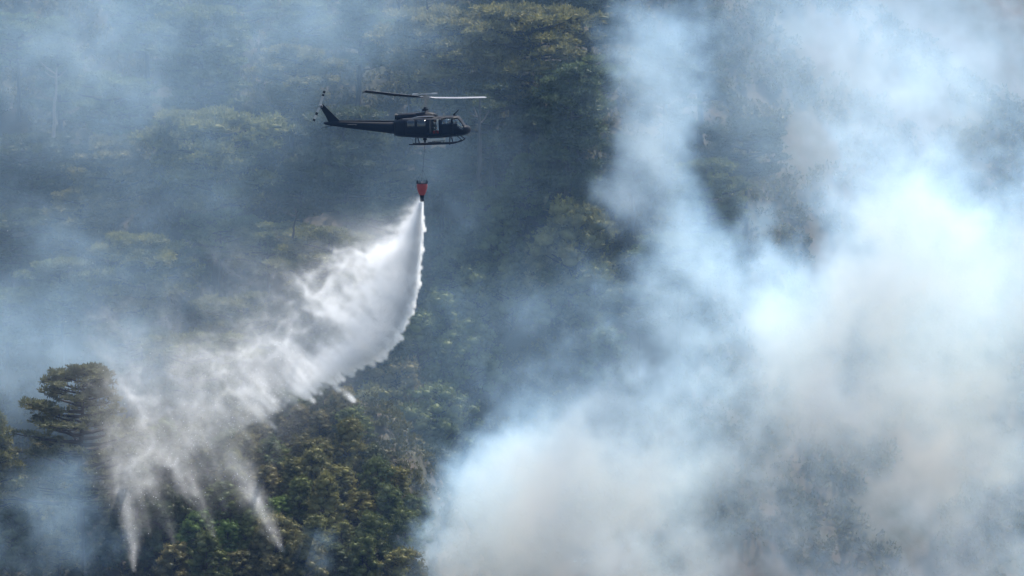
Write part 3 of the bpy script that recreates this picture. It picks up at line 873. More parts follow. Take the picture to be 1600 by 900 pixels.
def seated():
    d = {'pelvis': ((0, 0, .12), .13), 'waist': ((-.03, 0, .32), .13), 'chest': ((-.04, 0, .52), .15), 'neck': ((-.01, 0, .66), .06), 'crown': ((0, 0, .72), .055)}
    for s_, k in ((1, 'l'), (-1, 'r')):
        d['sh_' + k] = ((-.04, .19 * s_, .57), .07); d['elbow_' + k] = ((.12, .25 * s_, .33), .05); d['wrist_' + k] = ((.36, .14 * s_, .36), .035)
        d['hip_' + k] = ((.04, .10 * s_, .10), .10); d['knee_' + k] = ((.46, .13 * s_, .14), .07); d['ankle_' + k] = ((.52, .12 * s_, -.22), .05); d['toe_' + k] = ((.68, .12 * s_, -.26), .04)
    return d
hm = Matrix.Translation(HC) @ Matrix.Rotation(YAW, 4, 'Z')
person(hm @ Vector((hx(702.5), -.55, hz(204.9))), seated(), SE, (.02, 0, .84), 'pilot in dark helmet seated at the near cockpit window', YAW)
person(hm @ Vector((hx(702.5), .55, hz(204.9))), seated(), SE, (.02, 0, .84), 'pilot in light helmet seated on the far side of the cockpit', YAW, HEL)
def kneel():
    d = {'pelvis': ((0, 0, .46), .12), 'waist': ((.02, 0, .62), .115), 'chest': ((.05, 0, .84), .14), 'neck': ((.10, 0, .98), .055), 'crown': ((.12, 0, 1.04), .05)}
    for s_, k in ((1, 'l'), (-1, 'r')):
        d['sh_' + k] = ((.05, .18 * s_, .90), .065); d['elbow_' + k] = ((.16, .24 * s_, .68), .047); d['wrist_' + k] = ((.30, .12 * s_, .56), .033)
        d['hip_' + k] = ((0, .09 * s_, .42), .095); d['knee_' + k] = ((.18 if s_ > 0 else .30, .12 * s_, .10 if s_ > 0 else .42), .065)
        d['ankle_' + k] = ((-.20 if s_ > 0 else .28, .12 * s_, .07 if s_ > 0 else .07), .045); d['toe_' + k] = ((-.32 if s_ > 0 else .42, .12 * s_, .05), .04)
    return d
person(hm @ Vector((hx(677.2), -.45, hz(209.5) + .03)), kneel(), SE, (.14, 0, 1.16), 'crew member kneeling in the open cabin door, dark clothes', YAW)

# ------------------------------------------------------------------ bucket on its line
BR = mat('red_bucket_fabric', (0.24, 0.02, 0.016), 0.6, scale=6)
bk = W(659.5, 305, 0)
top = hm @ Vector((hx(664), 0, hz(221)))
bucket = empty('water_bucket', bk, 'red tapered firefighting water bucket hanging on a long line below the helicopter, pouring water', 'bucket')
def lathe(prof, n=28, wob=0.0):
    V, F = [], []
    for r, z in prof:
        for k in range(n):
            a = k / n * 2 * math.pi; q = r * (1 + wob * math.cos(a * 8)); V.append((math.cos(a) * q, math.sin(a) * q, z))
    for i in range(len(prof) - 1):
        for k in range(n): F.append((i * n + k, i * n + (k + 1) % n, (i + 1) * n + (k + 1) % n, (i + 1) * n + k))
    return np_mesh('lathe', np.array(V), np.array(F), True)
o = link('bucket_shell', lathe([(.20, 0.0), (.28, .12), (.375, .34), (.44, .58), (.465, .82), (.455, 1.0), (.43, 1.0), (.435, .82), (.40, .57), (.34, .34), (.25, .12), (.17, .02)], 32, .018), bucket, BR)
link('nozzle', lathe([(.12, -.56), (.17, -.54), (.17, -.3), (.205, .02), (.22, .04), (.17, .04), (.13, -.3)], 24), bucket, HB)
link('rim', lathe([(.445, .985), (.475, .99), (.48, 1.03), (.455, 1.05), (.435, 1.03), (.445, .985)], 32), bucket, HB)
for k in range(8):
    a = k / 8 * 6.283 + .2
    p = Vector((math.cos(a) * .46, math.sin(a) * .46, 1.0))
    link('strap_fitting', tube_me('strap_fitting', [([p, p + Vector((0, 0, .17)), p + Vector((-math.cos(a) * .04, -math.sin(a) * .04, .34))], [.045, .04, .014])], 6), bucket, HB)
    if k % 2 == 0:
        q = p + Vector((-math.cos(a) * .04, -math.sin(a) * .04, .3))
        link('suspension_line', tube_me('suspension_line', [([q, Vector((.07, .02, 2.2))], [.007, .006])], 5), bucket, HB)
bm = bmesh.new(); box_bm(bm, (.05, -.1, 1.1), (.22, .2, .2)); bmesh.ops.bevel(bm, geom=bm.edges[:], offset=.03, segments=1)
part('control_head', bm, HT, bucket, smooth=False)
tl = top - bk
link('long_line', tube_me('long_line', [([Vector((.07, .02, 2.15)), Vector((.07, .02, 2.15)).lerp(tl, .5), tl], [.011, .012, .014])], 6), bucket, HB)
# ------------------------------------------------------------------ smoke and water as voxel fields
rng3 = np.random.default_rng(3)
class Field:
    def __init__(s, lo, hi, n):
        s.lo, s.hi, s.n = lo, hi, n
        s.ax = [np.linspace(lo[i], hi[i], n[i], dtype=np.float32) for i in range(3)]
    def noise(s, cell, stretch=(1, 1, 1)):
        m = [max(3, int((s.hi[i] - s.lo[i]) / (cell * stretch[i])) + 2) for i in range(3)]
        r = rng3.standard_normal(m).astype(np.float32)
        def up(n, q):
            t = np.linspace(0, q - 1.001, n); i = t.astype(int); f = t - i
            M = np.zeros((n, q), np.float32); k = np.arange(n)
            def add(idx, wgt): np.add.at(M, (k, np.clip(idx, 0, q - 1)), wgt)
            add(i - 1, (1 - f) ** 3 / 6); add(i, (4 - 6 * f * f + 3 * f ** 3) / 6); add(i + 1, (1 + 3 * f + 3 * f * f - 3 * f ** 3) / 6); add(i + 2, f ** 3 / 6)
            return M
        a = np.tensordot(up(s.n[0], m[0]), r, (1, 0))
        a = np.tensordot(a, up(s.n[1], m[1]), (1, 1)).transpose(0, 2, 1)
        a = a @ up(s.n[2], m[2]).T
        return a * (1.0 / 0.45)
    def fbm(s, cell, octaves, gain=0.55, stretch=(1, 1, 1)):
        a = 0; g = 1; t = 0
        for k in range(octaves):
            a = a + g * s.noise(cell / 2 ** k, stretch); t += g * g; g *= gain
        return a / math.sqrt(t)
    def idx(s, P):
        return [(P[i] - s.lo[i]) * ((s.n[i] - 1) / (s.hi[i] - s.lo[i])) for i in range(3)]
    def sample(s, A, P):
        q = s.idx(P); i0 = []; fr = []
        for k in range(3):
            c = np.clip(q[k], 0, s.n[k] - 1.001); i = c.astype(np.int32); i0.append(i); fr.append(c - i)
        n1, n2 = s.n[1], s.n[2]; base = (i0[0] * n1 + i0[1]) * n2 + i0[2]; A = A.ravel(); out = 0
        for dx in (0, 1):
            for dy in (0, 1):
                for dz in (0, 1):
                    w = (fr[0] if dx else 1 - fr[0]) * (fr[1] if dy else 1 - fr[1]) * (fr[2] if dz else 1 - fr[2])
                    out = out + w * A[base + (dx * n1 + dy) * n2 + dz]
        return out

def volume_object(name, fld, d, material, label):
    (nx, ny, nz), lo, hi = fld.n, fld.lo, fld.hi
    tx = max(1, int(math.sqrt(ny * nz / nx))); rows = -(-ny // tx)
    at = np.zeros((rows * nz, tx * nx), np.float32)
    for j in range(ny):
        r, c = divmod(j, tx); at[r * nz:(r + 1) * nz, c * nx:(c + 1) * nx] = d[:, j, :].T
    im = bpy.data.images.new(name + '_field', tx * nx, rows * nz, alpha=True, float_buffer=True)
    im.colorspace_settings.name = 'Non-Color'
    buf = np.zeros(at.shape + (4,), np.float32); buf[..., 0] = at; buf[..., 3] = 1
    im.pixels.foreach_set(buf.ravel()); im.update(); del buf
    g = bpy.data.node_groups.new(name, 'GeometryNodeTree'); g.interface.new_socket('Geometry', in_out='OUTPUT', socket_type='NodeSocketGeometry')
    N, L = g.nodes, g.links
    def M(op, a, b=0.0):
        n = N.new('ShaderNodeMath'); n.operation = op
        for i, v in enumerate((a, b)):
            if isinstance(v, (int, float)): n.inputs[i].default_value = v
            else: L.new(v, n.inputs[i])
        return n.outputs[0]
    pos = N.new('GeometryNodeInputPosition'); sep = N.new('ShaderNodeSeparateXYZ'); L.new(pos.outputs[0], sep.inputs[0])
    ii = [M('ROUND', M('MULTIPLY', M('SUBTRACT', sep.outputs[k], float(lo[k])), (fld.n[k] - 1) / (hi[k] - lo[k]))) for k in range(3)]
    row = M('FLOOR', M('DIVIDE', M('ADD', ii[1], .5), tx)); cm = M('SUBTRACT', ii[1], M('MULTIPLY', row, tx))
    u = M('DIVIDE', M('ADD', M('ADD', M('MULTIPLY', cm, nx), ii[0]), .5), tx * nx)
    v = M('DIVIDE', M('ADD', M('ADD', M('MULTIPLY', row, nz), ii[2]), .5), rows * nz)
    cb = N.new('ShaderNodeCombineXYZ'); L.new(u, cb.inputs[0]); L.new(v, cb.inputs[1])
    it = N.new('GeometryNodeImageTexture'); it.interpolation = 'Closest'; it.inputs[0].default_value = im; L.new(cb.outputs[0], it.inputs[1])
    s2 = N.new('ShaderNodeSeparateXYZ'); L.new(it.outputs[0], s2.inputs[0])
    vc = N.new('GeometryNodeVolumeCube'); L.new(s2.outputs[0], vc.inputs['Density'])
    vc.inputs['Min'].default_value = lo; vc.inputs['Max'].default_value = hi
    for k, q in zip('XYZ', fld.n): vc.inputs['Resolution ' + k].default_value = q
    sm = N.new('GeometryNodeSetMaterial'); sm.inputs['Material'].default_value = material; L.new(vc.outputs[0], sm.inputs[0])
    out = N.new('NodeGroupOutput'); L.new(sm.outputs[0], out.inputs[0])
    me = bpy.data.meshes.new(name); me.materials.append(material)
    o = link(name, me); o.modifiers.new('voxels', 'NODES').node_group = g
    return tag(o, label, kind='stuff')

def volume_mat(name, colour, density, aniso, absorb=0):
    m = bpy.data.materials.new(name); m.use_nodes = True; n = m.node_tree; n.nodes.clear()
    o = n.nodes.new('ShaderNodeOutputMaterial'); s = n.nodes.new('ShaderNodeVolumeScatter')
    s.inputs['Color'].default_value = (*colour, 1); s.inputs['Anisotropy'].default_value = aniso
    a = n.nodes.new('ShaderNodeAttribute'); a.attribute_name = 'density'
    mu = n.nodes.new('ShaderNodeMath'); mu.operation = 'MULTIPLY'; mu.inputs[1].default_value = density
    n.links.new(a.outputs['Fac'], mu.inputs[0]); n.links.new(mu.outputs[0], s.inputs['Density'])
    ab = n.nodes.new('ShaderNodeVolumeAbsorption'); ab.inputs['Color'].default_value = (0, 0, 0, 1)
    m2 = n.nodes.new('ShaderNodeMath'); m2.operation = 'MULTIPLY'; m2.inputs[1].default_value = absorb * density; n.links.new(a.outputs['Fac'], m2.inputs[0]); n.links.new(m2.outputs[0], ab.inputs['Density'])
    ad = n.nodes.new('ShaderNodeAddShader'); n.links.new(s.outputs[0], ad.inputs[0]); n.links.new(ab.outputs[0], ad.inputs[1]); n.links.new((ad if absorb else s).outputs[0], o.inputs['Volume'])
    return m

def blob_field(F, P, blobs):
    """soft ellipsoids of smoke; blob = (px, py, depth, rx, rz, ry, density, tilt in degrees)"""
    E = np.zeros(F.n, np.float32)
    for b in blobs:
        px, py, y, rx, rz, ry, rho = b[:7]; tilt = R(b[7]) if len(b) > 7 else 0
        c = W(px, py, y); rm = max(rx, rz) * 1.9 + 6
        sl_ = []
        for k, (cc, rr) in enumerate(((c.x, rm), (c.y, ry * 1.9 + 6), (c.z, rm))):
            a = int(max(0, (cc - rr - F.lo[k]) / (F.hi[k] - F.lo[k]) * (F.n[k] - 1))); e = int(min(F.n[k], (cc + rr - F.lo[k]) / (F.hi[k] - F.lo[k]) * (F.n[k] - 1) + 2))
            sl_.append(slice(a, max(a, e)))
        s = tuple(sl_)
        X, Y, Z = P[0][s] - c.x, P[1][s] - c.y, P[2][s] - c.z
        ct, st = math.cos(tilt), math.sin(tilt)
        U, V = X * ct + Z * st, -X * st + Z * ct
        q = (U / rx) ** 2 + (V / rz) ** 2 + (Y / ry) ** 2
        E[s] += rho * np.exp(-q * 1.1)
    return E

def smoke():
    F = Field((-62, -22, -35), (62, 98, 33), (394, 98, 216))
    X, Y, Z = np.meshgrid(*F.ax, indexing='ij')
    wx, wy, wz = (F.fbm(11, 5, .62) * 1.7 for _ in range(3))
    psi = F.fbm(6.5, 5, .66); hx_ = (F.hi[0] - F.lo[0]) / (F.n[0] - 1); hz_ = (F.hi[2] - F.lo[2]) / (F.n[2] - 1)
    cx = np.gradient(psi, hz_, axis=2); cz = -np.gradient(psi, hx_, axis=0); del psi      # swirl without sources
    sx, sz = X, Z
    for _ in range(3):
        ux = F.sample(cx, (sx, Y, sz)); uz = F.sample(cz, (sx, Y, sz)); sx = sx + .7 * ux; sz = sz + .7 * uz
    wx = wx + (sx - X); wz = wz + (sz - Z); del cx, cz, sx, sz, ux, uz
    P = (X + wx, Y + wy, Z + wz)
    FRONT = [
     # main bank rising out of the valley, bright and thick
     (760, 860, 6, 4.5, 4, 8, 1.3), (880, 860, 6, 7, 5, 9, 1.6), (850, 790, 6, 5, 4.5, 8, 1.4), (980, 760, 8, 6.5, 6, 9, 1.6), (1040, 690, 8, 6, 5.5, 9, 1.3),
     (900, 700, 10, 5, 4, 7, .8), (1000, 850, 6, 8, 5, 9, 1.5), (1130, 620, 10, 5, 6, 9, 1.3), (1180, 530, 10, 5, 5, 9, 1.2), (1260, 600, 12, 7, 7, 10, 1.5),
     (1120, 860, 6, 8, 4.5, 9, 1.5), (1300, 700, 10, 7, 6, 10, 1.2), (1420, 600, 12, 7, 8, 12, 1.6), (1400, 480, 14, 8, 7, 12, 1.5), (1520, 480, 14, 8, 8, 12, 1.4),
     (1300, 430, 14, 4.5, 5, 10, .9), (1560, 330, 16, 8, 8, 12, 1.6), (1450, 330, 16, 7, 6, 12, 1.4), (1370, 270, 18, 4.5, 5, 12, 1.1), (1460, 190, 18, 5, 6, 9, .9),
     (1560, 170, 18, 6, 8, 9, .8), (1560, 60, 18, 5, 4, 9, .5), (1380, 850, 8, 8, 6, 10, 1.5), (1560, 840, 8, 6, 7, 10, 1.2), (1580, 640, 10, 5, 8, 10, 1.0),
     (1480, 730, 10, 7, 5, 9, 1.1), (1250, 800, 8, 6, 4, 8, 1.2),
     (1690, 250, 16, 5, 16, 10, .9), (1680, 650, 12, 6, 16, 14, 1.2), (850, 930, 6, 8, 4, 9, 1.6), (1050, 930, 6, 9, 4, 9, 1.6), (1250, 930, 8, 8, 4, 9, 1.2), (1450, 930, 8, 10, 4, 9, 1.2), (720, 880, 5, 3, 3, 6, 1.0), (780, 800, 5, 3.6, 3.2, 7, 1.6), (830, 740, 6, 3.8, 2.8, 7, 1.4), (900, 700, 8, 4, 3, 7, 1.0), (960, 800, 6, 5, 4, 8, 1.0), (740, 745, 8, 1.6, 1.4, 3, .4), (1180, 450, 22, 5, 3, 8, .6), (1180, 300, 40, 5, 7, 10, .3), (900, 620, 20, 6, 3, 7, .35),
     # soft veils between bank and slope
     (1100, 430, 26, 8, 7, 8, .34), (1000, 520, 24, 8, 4, 8, .34), (850, 540, 24, 6, 4, 7, .30), (780, 600, 24, 6, 4, 7, .34), (830, 650, 16, 6, 3.5, 7, .5), (1190, 400, 26, 7, 4, 9, .4), (1080, 540, 20, 5, 4, 7, .25),
     (740, 610, 18, 3, 2.4, 5, .3), (860, 495, 14, 2.2, 1.6, 3, .5), (825, 500, 14, 1.5, 1.2, 3, .5), (960, 600, 14, 5, 3, 6, .5),
    ]
    WISPS = [
     # the column right of the helicopter
     (1030, 50, 12, 3.4, 3, 6, 1.3), (1000, 110, 10, 3.2, 3.2, 5.5, 1.7), (965, 175, 10, 2.4, 3.2, 4.5, 1.6), (1045, 190, 12, 2.6, 3, 5, 1.2), (1010, 250, 10, 2.4, 3.2, 5, 1.7), (1030, 320, 10, 2.6, 3.4, 5, 1.7), (975, 300, 10, 1.8, 2.6, 4, 1.2), (1050, 410, 12, 3.2, 3.4, 6, 1.2), (1010, 470, 12, 3, 2.5, 5, .8), (1100, 120, 16, 3, 5, 7, .18),
     # small curls low in the picture
     (520, 850, 3, 1.6, 2.2, 2.5, .75), (505, 890, 3, 2.2, 1.6, 2.5, .7), (545, 825, 3, 1.2, 1.0, 2, .6), (700, 325, 16, 2.2, .9, 3, .28, 15), (735, 335, 17, 1.6, .7, 3, .2),
     (80, 765, 2, 3.6, 2, 5, 1.1, 15), (95, 812, -3, 3.6, 2.4, 4, .9), (60, 860, -3, 7, 3.6, 6, 1.0), (40, 700, 4, 5, 4, 5, .35), (150, 880, -4, 3.5, 2.2, 3, .4), (20, 780, 4, 3, 2.4, 4, .4),
    ]
    BACKB = [
     # far bank filling the upper right
     (1270, 60, 66, 9, 8, 14, .30), (1270, 230, 52, 6, 5, 9, .4), (1350, 300, 44, 8, 6, 9, .4), (1330, 90, 56, 12, 8, 8, .38), (1500, 120, 50, 12, 8, 8, .45), (1180, 250, 50, 5, 6, 8, .22), (1250, 760, 26, 9, 6, 6, .4), (1450, 780, 26, 9, 7, 6, .45), (1560, 700, 26, 7, 8, 6, .4), (1120, 850, 24, 7, 4, 6, .35), (1150, 560, 30, 6, 5, 7, .3), (1400, 80, 62, 12, 10, 14, .35), (1580, 150, 60, 9, 10, 10, .3), (1190, 20, 78, 4, 5, 10, .4), 
     # veils among the pines on the left
     (60, 60, 50, 9, 7, 14, .30), (170, 110, 46, 9, 6, 12, .15), (300, 50, 56, 12, 4, 12, .17), (450, 40, 58, 10, 4, 12, .15), (560, 60, 62, 6, 5, 10, .10), (60, 190, 40, 8, 4, 9, .18), (170, 230, 38, 6, 2.5, 7, .16),
     (330, 290, 27, 4.0, 2.6, 5, .26), (400, 250, 29, 3, 2, 5, .10), (450, 190, 36, 4, 3, 7, .10), (230, 330, 26, 5, 2.5, 6, .12), (60, 330, 26, 6, 2, 7, .12), (130, 400, 24, 6, 3, 7, .12), (40, 470, 22, 7, 4.5, 8, .5), (60, 570, 18, 8, 5, 8, .6), (250, 200, 36, 9, 5, 8, .14), (120, 330, 30, 8, 5, 8, .14), (330, 500, 20, 7, 5, 6, .12), (150, 560, 18, 6, 4, 8, .20),
     (20, 640, 20, 5, 4, 7, .32), (260, 500, 22, 8, 4, 8, .10), (320, 420, 24, 6, 4, 7, .08), (250, 600, 22, 7, 4, 7, .14), (350, 560, 22, 7, 4, 7, .12), (640, 20, 60, 8, 4, 10, .12), (700, 240, 44, 9, 4, 10, .07), (760, 300, 36, 6, 4, 8, .05), (820, 150, 50, 10, 8, 12, .035),
     (760, 480, 26, 7, 3, 8, .16), (860, 500, 24, 5, 3, 7, .3), (960, 470, 24, 5, 3, 7, .3), (950, 540, 14, 6, 4, 6, .4), (880, 580, 12, 5, 3, 6, .45), (1010, 610, 10, 5, 3, 6, .4), (800, 560, 14, 5, 3.5, 6, .35), (1050, 520, 20, 5, 3, 7, .3), (800, 420, 26, 10, 6, 9, .06), (690, 560, 26, 6, 5, 7, .12), (660, 650, 22, 6, 5, 6, .07), (600, 420, 28, 7, 5, 8, .05),
    ]
    E1 = blob_field(F, P, FRONT)
    E3 = blob_field(F, (X + .75 * wx, Y + wy, Z + .75 * wz), WISPS)
    E2 = blob_field(F, P, BACKB)
    # fine billows and filaments, drifted along by the swirl
    n1 = F.fbm(6.5, 5, .68)
    P2 = (X + 1.0 * wx, Y + wy, Z + 1.0 * wz)
    n1 = F.sample(n1, P2)
    del P2
    rid = F.fbm(5, 4, .6); rid = 1 - np.abs(F.sample(rid, (X + .8 * wz, Y + .8 * wx, Z + .8 * wy)))
    tex = .66 * n1 + .34 * rid + .38 * F.fbm(2.2, 2, .8)
    base = (.0005 + .0008 * np.clip((-4 - X) / 20, 0, 1)) * np.clip((Y - 8) / 8, 0, 1) * np.exp(np.clip(.9 * n1, -2, 1.5))
    ex = np.exp(np.clip(1.35 * tex, -3, 1.7)) * .62; ex2 = np.exp(np.clip(.95 * tex, -3, 1.3)) * .8
    d1 = np.clip(E1 * ex - .36 * (1 - .4 * tex), 0, None)
    d2 = np.clip(E2 * ex2 - .008, 0, None)
    d3 = np.clip(E3 * np.exp(np.clip(1.15 * tex, -3, 1.5)) * .75 - .16, 0, 2.2)
    # bank edges curl sharply; the veils stay soft
    d = .052 * np.clip(d1, 0, 2.6) + .048 * d2 + .050 * d3 + base
    d *= np.clip((Y + 22) / 4, 0, 1) * np.clip((98 - Y) / 6, 0, 1)
    # the air round helicopter, bucket and line is clear
    c = W(625, 200, 0); q = ((X - c.x) / 13) ** 2 + ((Z - c.z) / 8) ** 2 + ((Y + 4) / 16) ** 2
    d *= np.clip((q - .6) * 2, 0, 1)
    d = np.maximum(d, 0.0004) + rng3.uniform(0, .0002, F.n).astype(np.float32)                 # a trace of smoke everywhere keeps the field in one piece
    print('smoke', F.n, round(float(d.mean()), 4), round(time.time() - T0, 1))
    volume_object('smoke', F, d.astype(np.float32), volume_mat('smoke', (0.49, 0.74, 1.0), 1.0, 0.15, 0.07), 'white and blue smoke banks rising from the valley and drifting over the slope')
smoke()

# --- the falling water: streaks splatted into a fine field, and loose drops
ENV = [  # px, py of the front edge, fall direction below the horizontal (deg), tail length px, strength, width m
 (657.5, 318, 85, 8, 3.6, .08), (657.5, 335, -38, 26, 3.4, .09), (656.5, 360, -26, 60, 3.0, .10), (654.5, 390, -12, 90, 2.8, .12), (650, 425, 2, 110, 2.6, .13), (643, 460, 13, 125, 2.5, .14), (633, 495, 22, 140, 2.4, .15),
 (618, 525, 28, 150, 2.2, .16), (598, 548, 32, 160, 1.9, .18), (565, 565, 34, 170, 1.5, .20), (530, 582, 36, 170, 1.2, .22), (495, 605, 38, 165, .9, .25), (455, 630, 42, 160, .7, .3), (425, 655, 46, 160, .5, .34), (390, 665, 52, 170, .32, .38), (350, 690, 58, 180, .22, .42), (300, 720, 64, 190, .15, .45), (250, 740, 70, 190, .1, .45)]
FING = [(432, 673, 46, 170, 1.0, .26), (604, 549, 36, 130, 1.2, .16), (558, 582, 37, 120, .9, .18), (520, 600, 38, 120, .8, .18), (443, 862, 58, 330, 1.9, .30), (436, 835, 56, 330, 1.2, .40), (405, 775, 58, 260, .8, .45), (332, 838, 66, 300, 1.0, .40), (318, 790, 63, 280, .9, .42), (275, 740, 62, 240, .9, .45), (300, 700, 62, 240, .6, .5),
        (212, 893, 80, 340, 1.9, .34), (203, 850, 80, 330, 1.2, .45), (345, 740, 60, 220, .6, .45), (475, 640, 42, 160, .6, .3), (390, 690, 52, 180, .5, .35), (255, 800, 72, 240, .35, .5)]
def water():
    rng = np.random.default_rng(21)
    S = []
    def env(t):
        k = t * (len(ENV) - 1); i = min(len(ENV) - 2, int(k)); f = k - i
        return [a + (b - a) * f for a, b in zip(ENV[i], ENV[i + 1])]
    for _ in range(2600):
        t = rng.random() ** 0.85
        e = env(t); S.append(e + [rng.normal(0, .20 + 1.0 * t), abs(rng.normal(0, 5 + 22 * t)), rng.lognormal(0, .9) * .0055 * min(1, .15 + t * 8), 0])
    extra = [(rng.uniform(215, 470), 0, rng.uniform(58, 80), rng.uniform(150, 260), rng.uniform(.2, .5), rng.uniform(.3, .55)) for _ in range(14)]
    extra = [(q[0], 880 - abs(q[0] - 260) * .75 - rng.uniform(0, 130), 84 - (q[0] - 180) * .11, *q[3:]) for q in extra]
    for f in FING + extra:
        for k in range(7):
            S.append(list(f) + [rng.normal(0, .4), abs(rng.normal(0, 42)) * (k > 1), .036 if k > 1 else .036, 1])
    PX, WT, HEAD = [], [], []
    for (px, py, ang, L, st, wd, yoff, back, k, fg) in S:
        a = R(ang + rng.normal(0, 3 if fg else 9))
        L = L * rng.lognormal(0, .3)
        n = int(700 + 22 * L) if fg else int(420 + 5 * L)
        u = rng.random(n) ** (1.0 if fg else 1.25)                 # distance behind the head, 0..1
        dist = (back + u * L) / 18
        if fg:
            sp = wd * (.05 + .40 * L / 18 * u ** .85)
            sub = rng.normal(0, 1, 16)[rng.integers(0, 16, n)]     # finer strands inside every falling streak
            lat = sp * (.85 * sub + .28 * rng.normal(0, 1, n))
            w = st * k * np.minimum(1, .25 + u * 5) * np.exp(-u * 1.7)
        else:
            sp = wd * (.2 + .16 * L / 18 * u ** .8)
            lat = rng.normal(0, 1, n) * sp
            w = 1.7 * st * k * np.exp(-u * 2.3)
        h = W(px + rng.normal(0, 1.0), py, yoff * (.6 if fg else 1))
        curl = .12 * np.sin(dist * 2.3 + rng.uniform(0, 6)) * u
        bend = .006 * dist ** 2 * (0 if fg else 1)
        dx, dz = math.cos(a), -math.sin(a)
        x = h.x - dx * dist + dz * (lat + curl) - bend * .3
        z = h.z - dz * dist - dx * (lat + curl) - bend
        y = h.y + rng.normal(0, 1, n) * (sp * 1.2 + .05)
        PX.append(np.stack([x, y, z], 1)); WT.append(w * 60 / n ** .5 * (.03 if fg else .045) * (1 + L / 90)); HEAD.append(u)
    # the dense white front of the curtain: hundreds of tapering tongues
    EV = np.array(ENV)
    for _ in range(800):
        t = rng.random() ** .9 * .68; q = t * (len(ENV) - 1); i = min(len(ENV) - 2, int(q)); e = EV[i] + (EV[i + 1] - EV[i]) * (q - i)
        n = 650
        a = R((25 + t * 22) if t > .08 else 70 - t * 500) + rng.normal(0, .10)
        bk = (rng.normal(0, .04 + .5 * t) - (rng.exponential(.5 * t) if rng.random() < .25 else 0)) if t > .05 else 0
        dist = rng.gamma(1.5, .14 + .75 * min(t, .45), n) * min(1, .06 + t * 7)
        lat = rng.normal(0, 1, n) * (.015 + .13 * dist)
        yo = rng.normal(0, .10 + .3 * t)
        x = (e[0] - 800) / 18 - math.cos(a) * (dist + bk) - math.sin(a) * lat
        z = (450 - e[1]) / 18 + math.sin(a) * (dist + bk) - math.cos(a) * lat
        PX.append(np.stack([x, yo + rng.normal(0, .06 + .12 * dist, n), z], 1)); WT.append(.095 * rng.lognormal(0, .5) * max(.12, 1 - 1.35 * t) * np.exp(-dist * .6)); HEAD.append(np.clip(dist * .10, 0, 1))
    Pn = np.concatenate(PX).astype(np.float32); Wt = np.concatenate(WT); Hd = np.concatenate(HEAD)
    lo, hi = (-47.0, -4.0, -26.5), (-7.0, 4.5, 8.0)
    F = Field(lo, hi, (315, 30, 272))
    Pt = (Pn[:, 0], Pn[:, 1], Pn[:, 2])
    t1, t2, t3 = (F.sample(F.fbm(2.6, 4, .7), Pt) for _ in range(3))
    amp = (.08 + .40 * np.clip(Hd * 2.2, 0, 1)) * np.clip((W(0, 318, 0).z - Pn[:, 2]) / 3.5, .04, 1)
    Pn = Pn + np.stack([t1 * amp, t3 * amp, t2 * amp], 1)
    Wt = Wt * np.exp(.95 * t3 * np.clip(Hd * 3, .3, 1))
    d = np.zeros(F.n, np.float32)
    q = [np.round(v).astype(int) for v in F.idx((Pn[:, 0], Pn[:, 1], Pn[:, 2]))]
    ok = np.ones(len(Pn), bool)
    for k in range(3): ok &= (q[k] >= 1) & (q[k] < F.n[k] - 1)
    np.add.at(d, tuple(v[ok] for v in q), Wt[ok])
    for ax in range(3):                               # one soft pass so that single voxels do not show
        d = (np.roll(d, 1, ax) + 2 * d + np.roll(d, -1, ax)) / 4
    print('water raw', d.max(), d[d > 0].mean())
    # mist that hangs where the water fell a moment ago
    X, Y, Z = np.meshgrid(*F.ax, indexing='ij')
    wx, wz = F.fbm(5, 3) * 1.0, F.fbm(5, 3) * 1.0
    MIST = [(600, 380, 0, 2.2, 3, 2, .42, -35), (560, 430, 0, 3.5, 2.6, 2, .34, -35), (500, 500, 0, 4.5, 3, 2, .22, -35), (540, 360, 0, 3, 1.6, 2, .16, -20), (470, 570, 0, 5, 3, 2.2, .26, -38), (400, 600, 0, 5, 3.5, 2.4, .20, -40), (320, 620, 0, 5, 4.5, 2.4, .18, -50), (240, 660, 0, 3.5, 5, 2.4, .15, -70), (300, 700, 0, 3, 5, 2.4, .14, -60),
            (185, 690, 0, 2.0, 5, 2.0, .12, 0), (205, 780, -1, 1.5, 4, 1.6, .10, 0), (200, 600, 0, 5, 3, 2.4, .10), (360, 740, 0, 2.5, 3.5, 2, .10, -55), (440, 430, 0, 4, 2.5, 2, .08)]
    Em = blob_field(F, (X + wx, Y, Z + wz), MIST) * 0.95 * np.clip((hi[0] - X) / 3, 0, 1) * np.clip((hi[2] - Z) / 3, 0, 1)
    # streaked along the fall, which turns from slanting to upright towards the left
    n = F.noise(1.1) ; n2 = F.noise(.5)
    th = R(40) + R(42) * np.clip((-14 - X) / 26, 0, 1)
    sx, sz = np.cos(th), -np.sin(th); acc = 0; tot = 0
    nn_ = .7 * n + .3 * n2
    for s_ in np.linspace(-2.4, 2.4, 9):
        g = math.exp(-(s_ / 1.8) ** 2)
        acc = acc + g * F.sample(nn_, (X + sx * s_, Y, Z + sz * s_)); tot += g
    acc = acc / tot; acc /= acc.std()
    m_ = Em * np.clip(1 + .55 * acc, .05, None)
    dd = 1.35 * d / 0.05 * .55 + 0.27 * m_
    dd = 3.4 * (1 - np.exp(-dd / 3.2))
    edge = np.minimum(1, np.minimum(np.clip((X - lo[0]) / 2, 0, 1), np.clip((Y - lo[1]) / .8, 0, 1) * np.clip((hi[1] - Y) / .8, 0, 1)))
    dd = (np.maximum(dd * edge, .0012) + rng.uniform(0, .0006, F.n)).astype(np.float32)     # a trace of mist everywhere keeps the field in one piece
    print('water', dd.mean(), (dd > 1).mean(), round(time.time() - T0, 1))
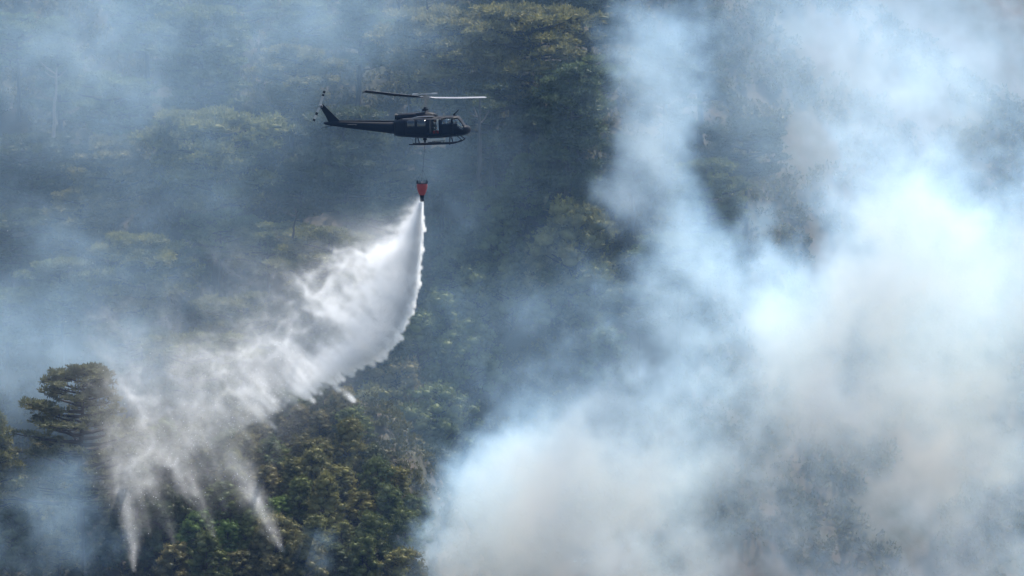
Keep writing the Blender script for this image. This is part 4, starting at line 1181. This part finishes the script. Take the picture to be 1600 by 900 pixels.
    volume_object('water_spray', F, dd, volume_mat('spray', (1.0, 1.0, 1.0), 0.52, 0.3), 'white curtain of falling water and spray trailing down left from the bucket')
    # loose drops, densest at the ragged front edge
    pr = Wt * np.exp(-5 * Hd); pr /= pr.sum()
    sel = rng.choice(len(Pn), 32000, p=pr)
    c = Pn[sel] + rng.normal(0, .05, (len(sel), 3)); r = rng.uniform(.010, .028, (len(sel), 1, 1))
    tet = np.array([(1, 1, 1), (1, -1, -1), (-1, 1, -1), (-1, -1, 1)], np.float32)
    fc = np.array([(0, 1, 2), (0, 3, 1), (0, 2, 3), (1, 3, 2)])
    v = (c[:, None, :] + tet[None] * r).reshape(-1, 3)
    f = (fc[None] + 4 * np.arange(len(sel))[:, None, None]).reshape(-1, 3)
    m = bpy.data.materials.new('water_drops'); m.use_nodes = True; nt = m.node_tree; nt.nodes.clear()
    oo = nt.nodes.new('ShaderNodeOutputMaterial'); ms = nt.nodes.new('ShaderNodeMixShader'); a = nt.nodes.new('ShaderNodeBsdfTranslucent'); b = nt.nodes.new('ShaderNodeBsdfDiffuse')
    a.inputs[0].default_value = b.inputs[0].default_value = (.9, .92, .94, 1); ms.inputs[0].default_value = .5
    nt.links.new(a.outputs[0], ms.inputs[1]); nt.links.new(b.outputs[0], ms.inputs[2]); nt.links.new(ms.outputs[0], oo.inputs[0])
    o = link('water_drops', np_mesh('water_drops', v, f), None, m)
    tag(o, 'loose white water drops flying off the ragged front edge of the spray', kind='stuff')
water()

# ------------------------------------------------------------------ haze over the whole valley
HAZE_DENSITY = 0.000028
bm = bmesh.new(); box_bm(bm, (0, -315, 25), (540, 1310, 236))
me = bpy.data.meshes.new('haze'); bm.to_mesh(me); bm.free()
hz_ = link('haze', me); tag(hz_, 'thin blue air over the valley', kind='stuff')
hm_ = bpy.data.materials.new('haze'); hm_.use_nodes = True; _n = hm_.node_tree; _n.nodes.clear()
_o = _n.nodes.new('ShaderNodeOutputMaterial'); _v = _n.nodes.new('ShaderNodeVolumePrincipled')
_v.inputs['Color'].default_value = (.22, .48, 1, 1); _v.inputs['Density'].default_value = HAZE_DENSITY
_n.links.new(_v.outputs[0], _o.inputs['Volume']); me.materials.append(hm_)
print('done', round(time.time() - T0, 1))
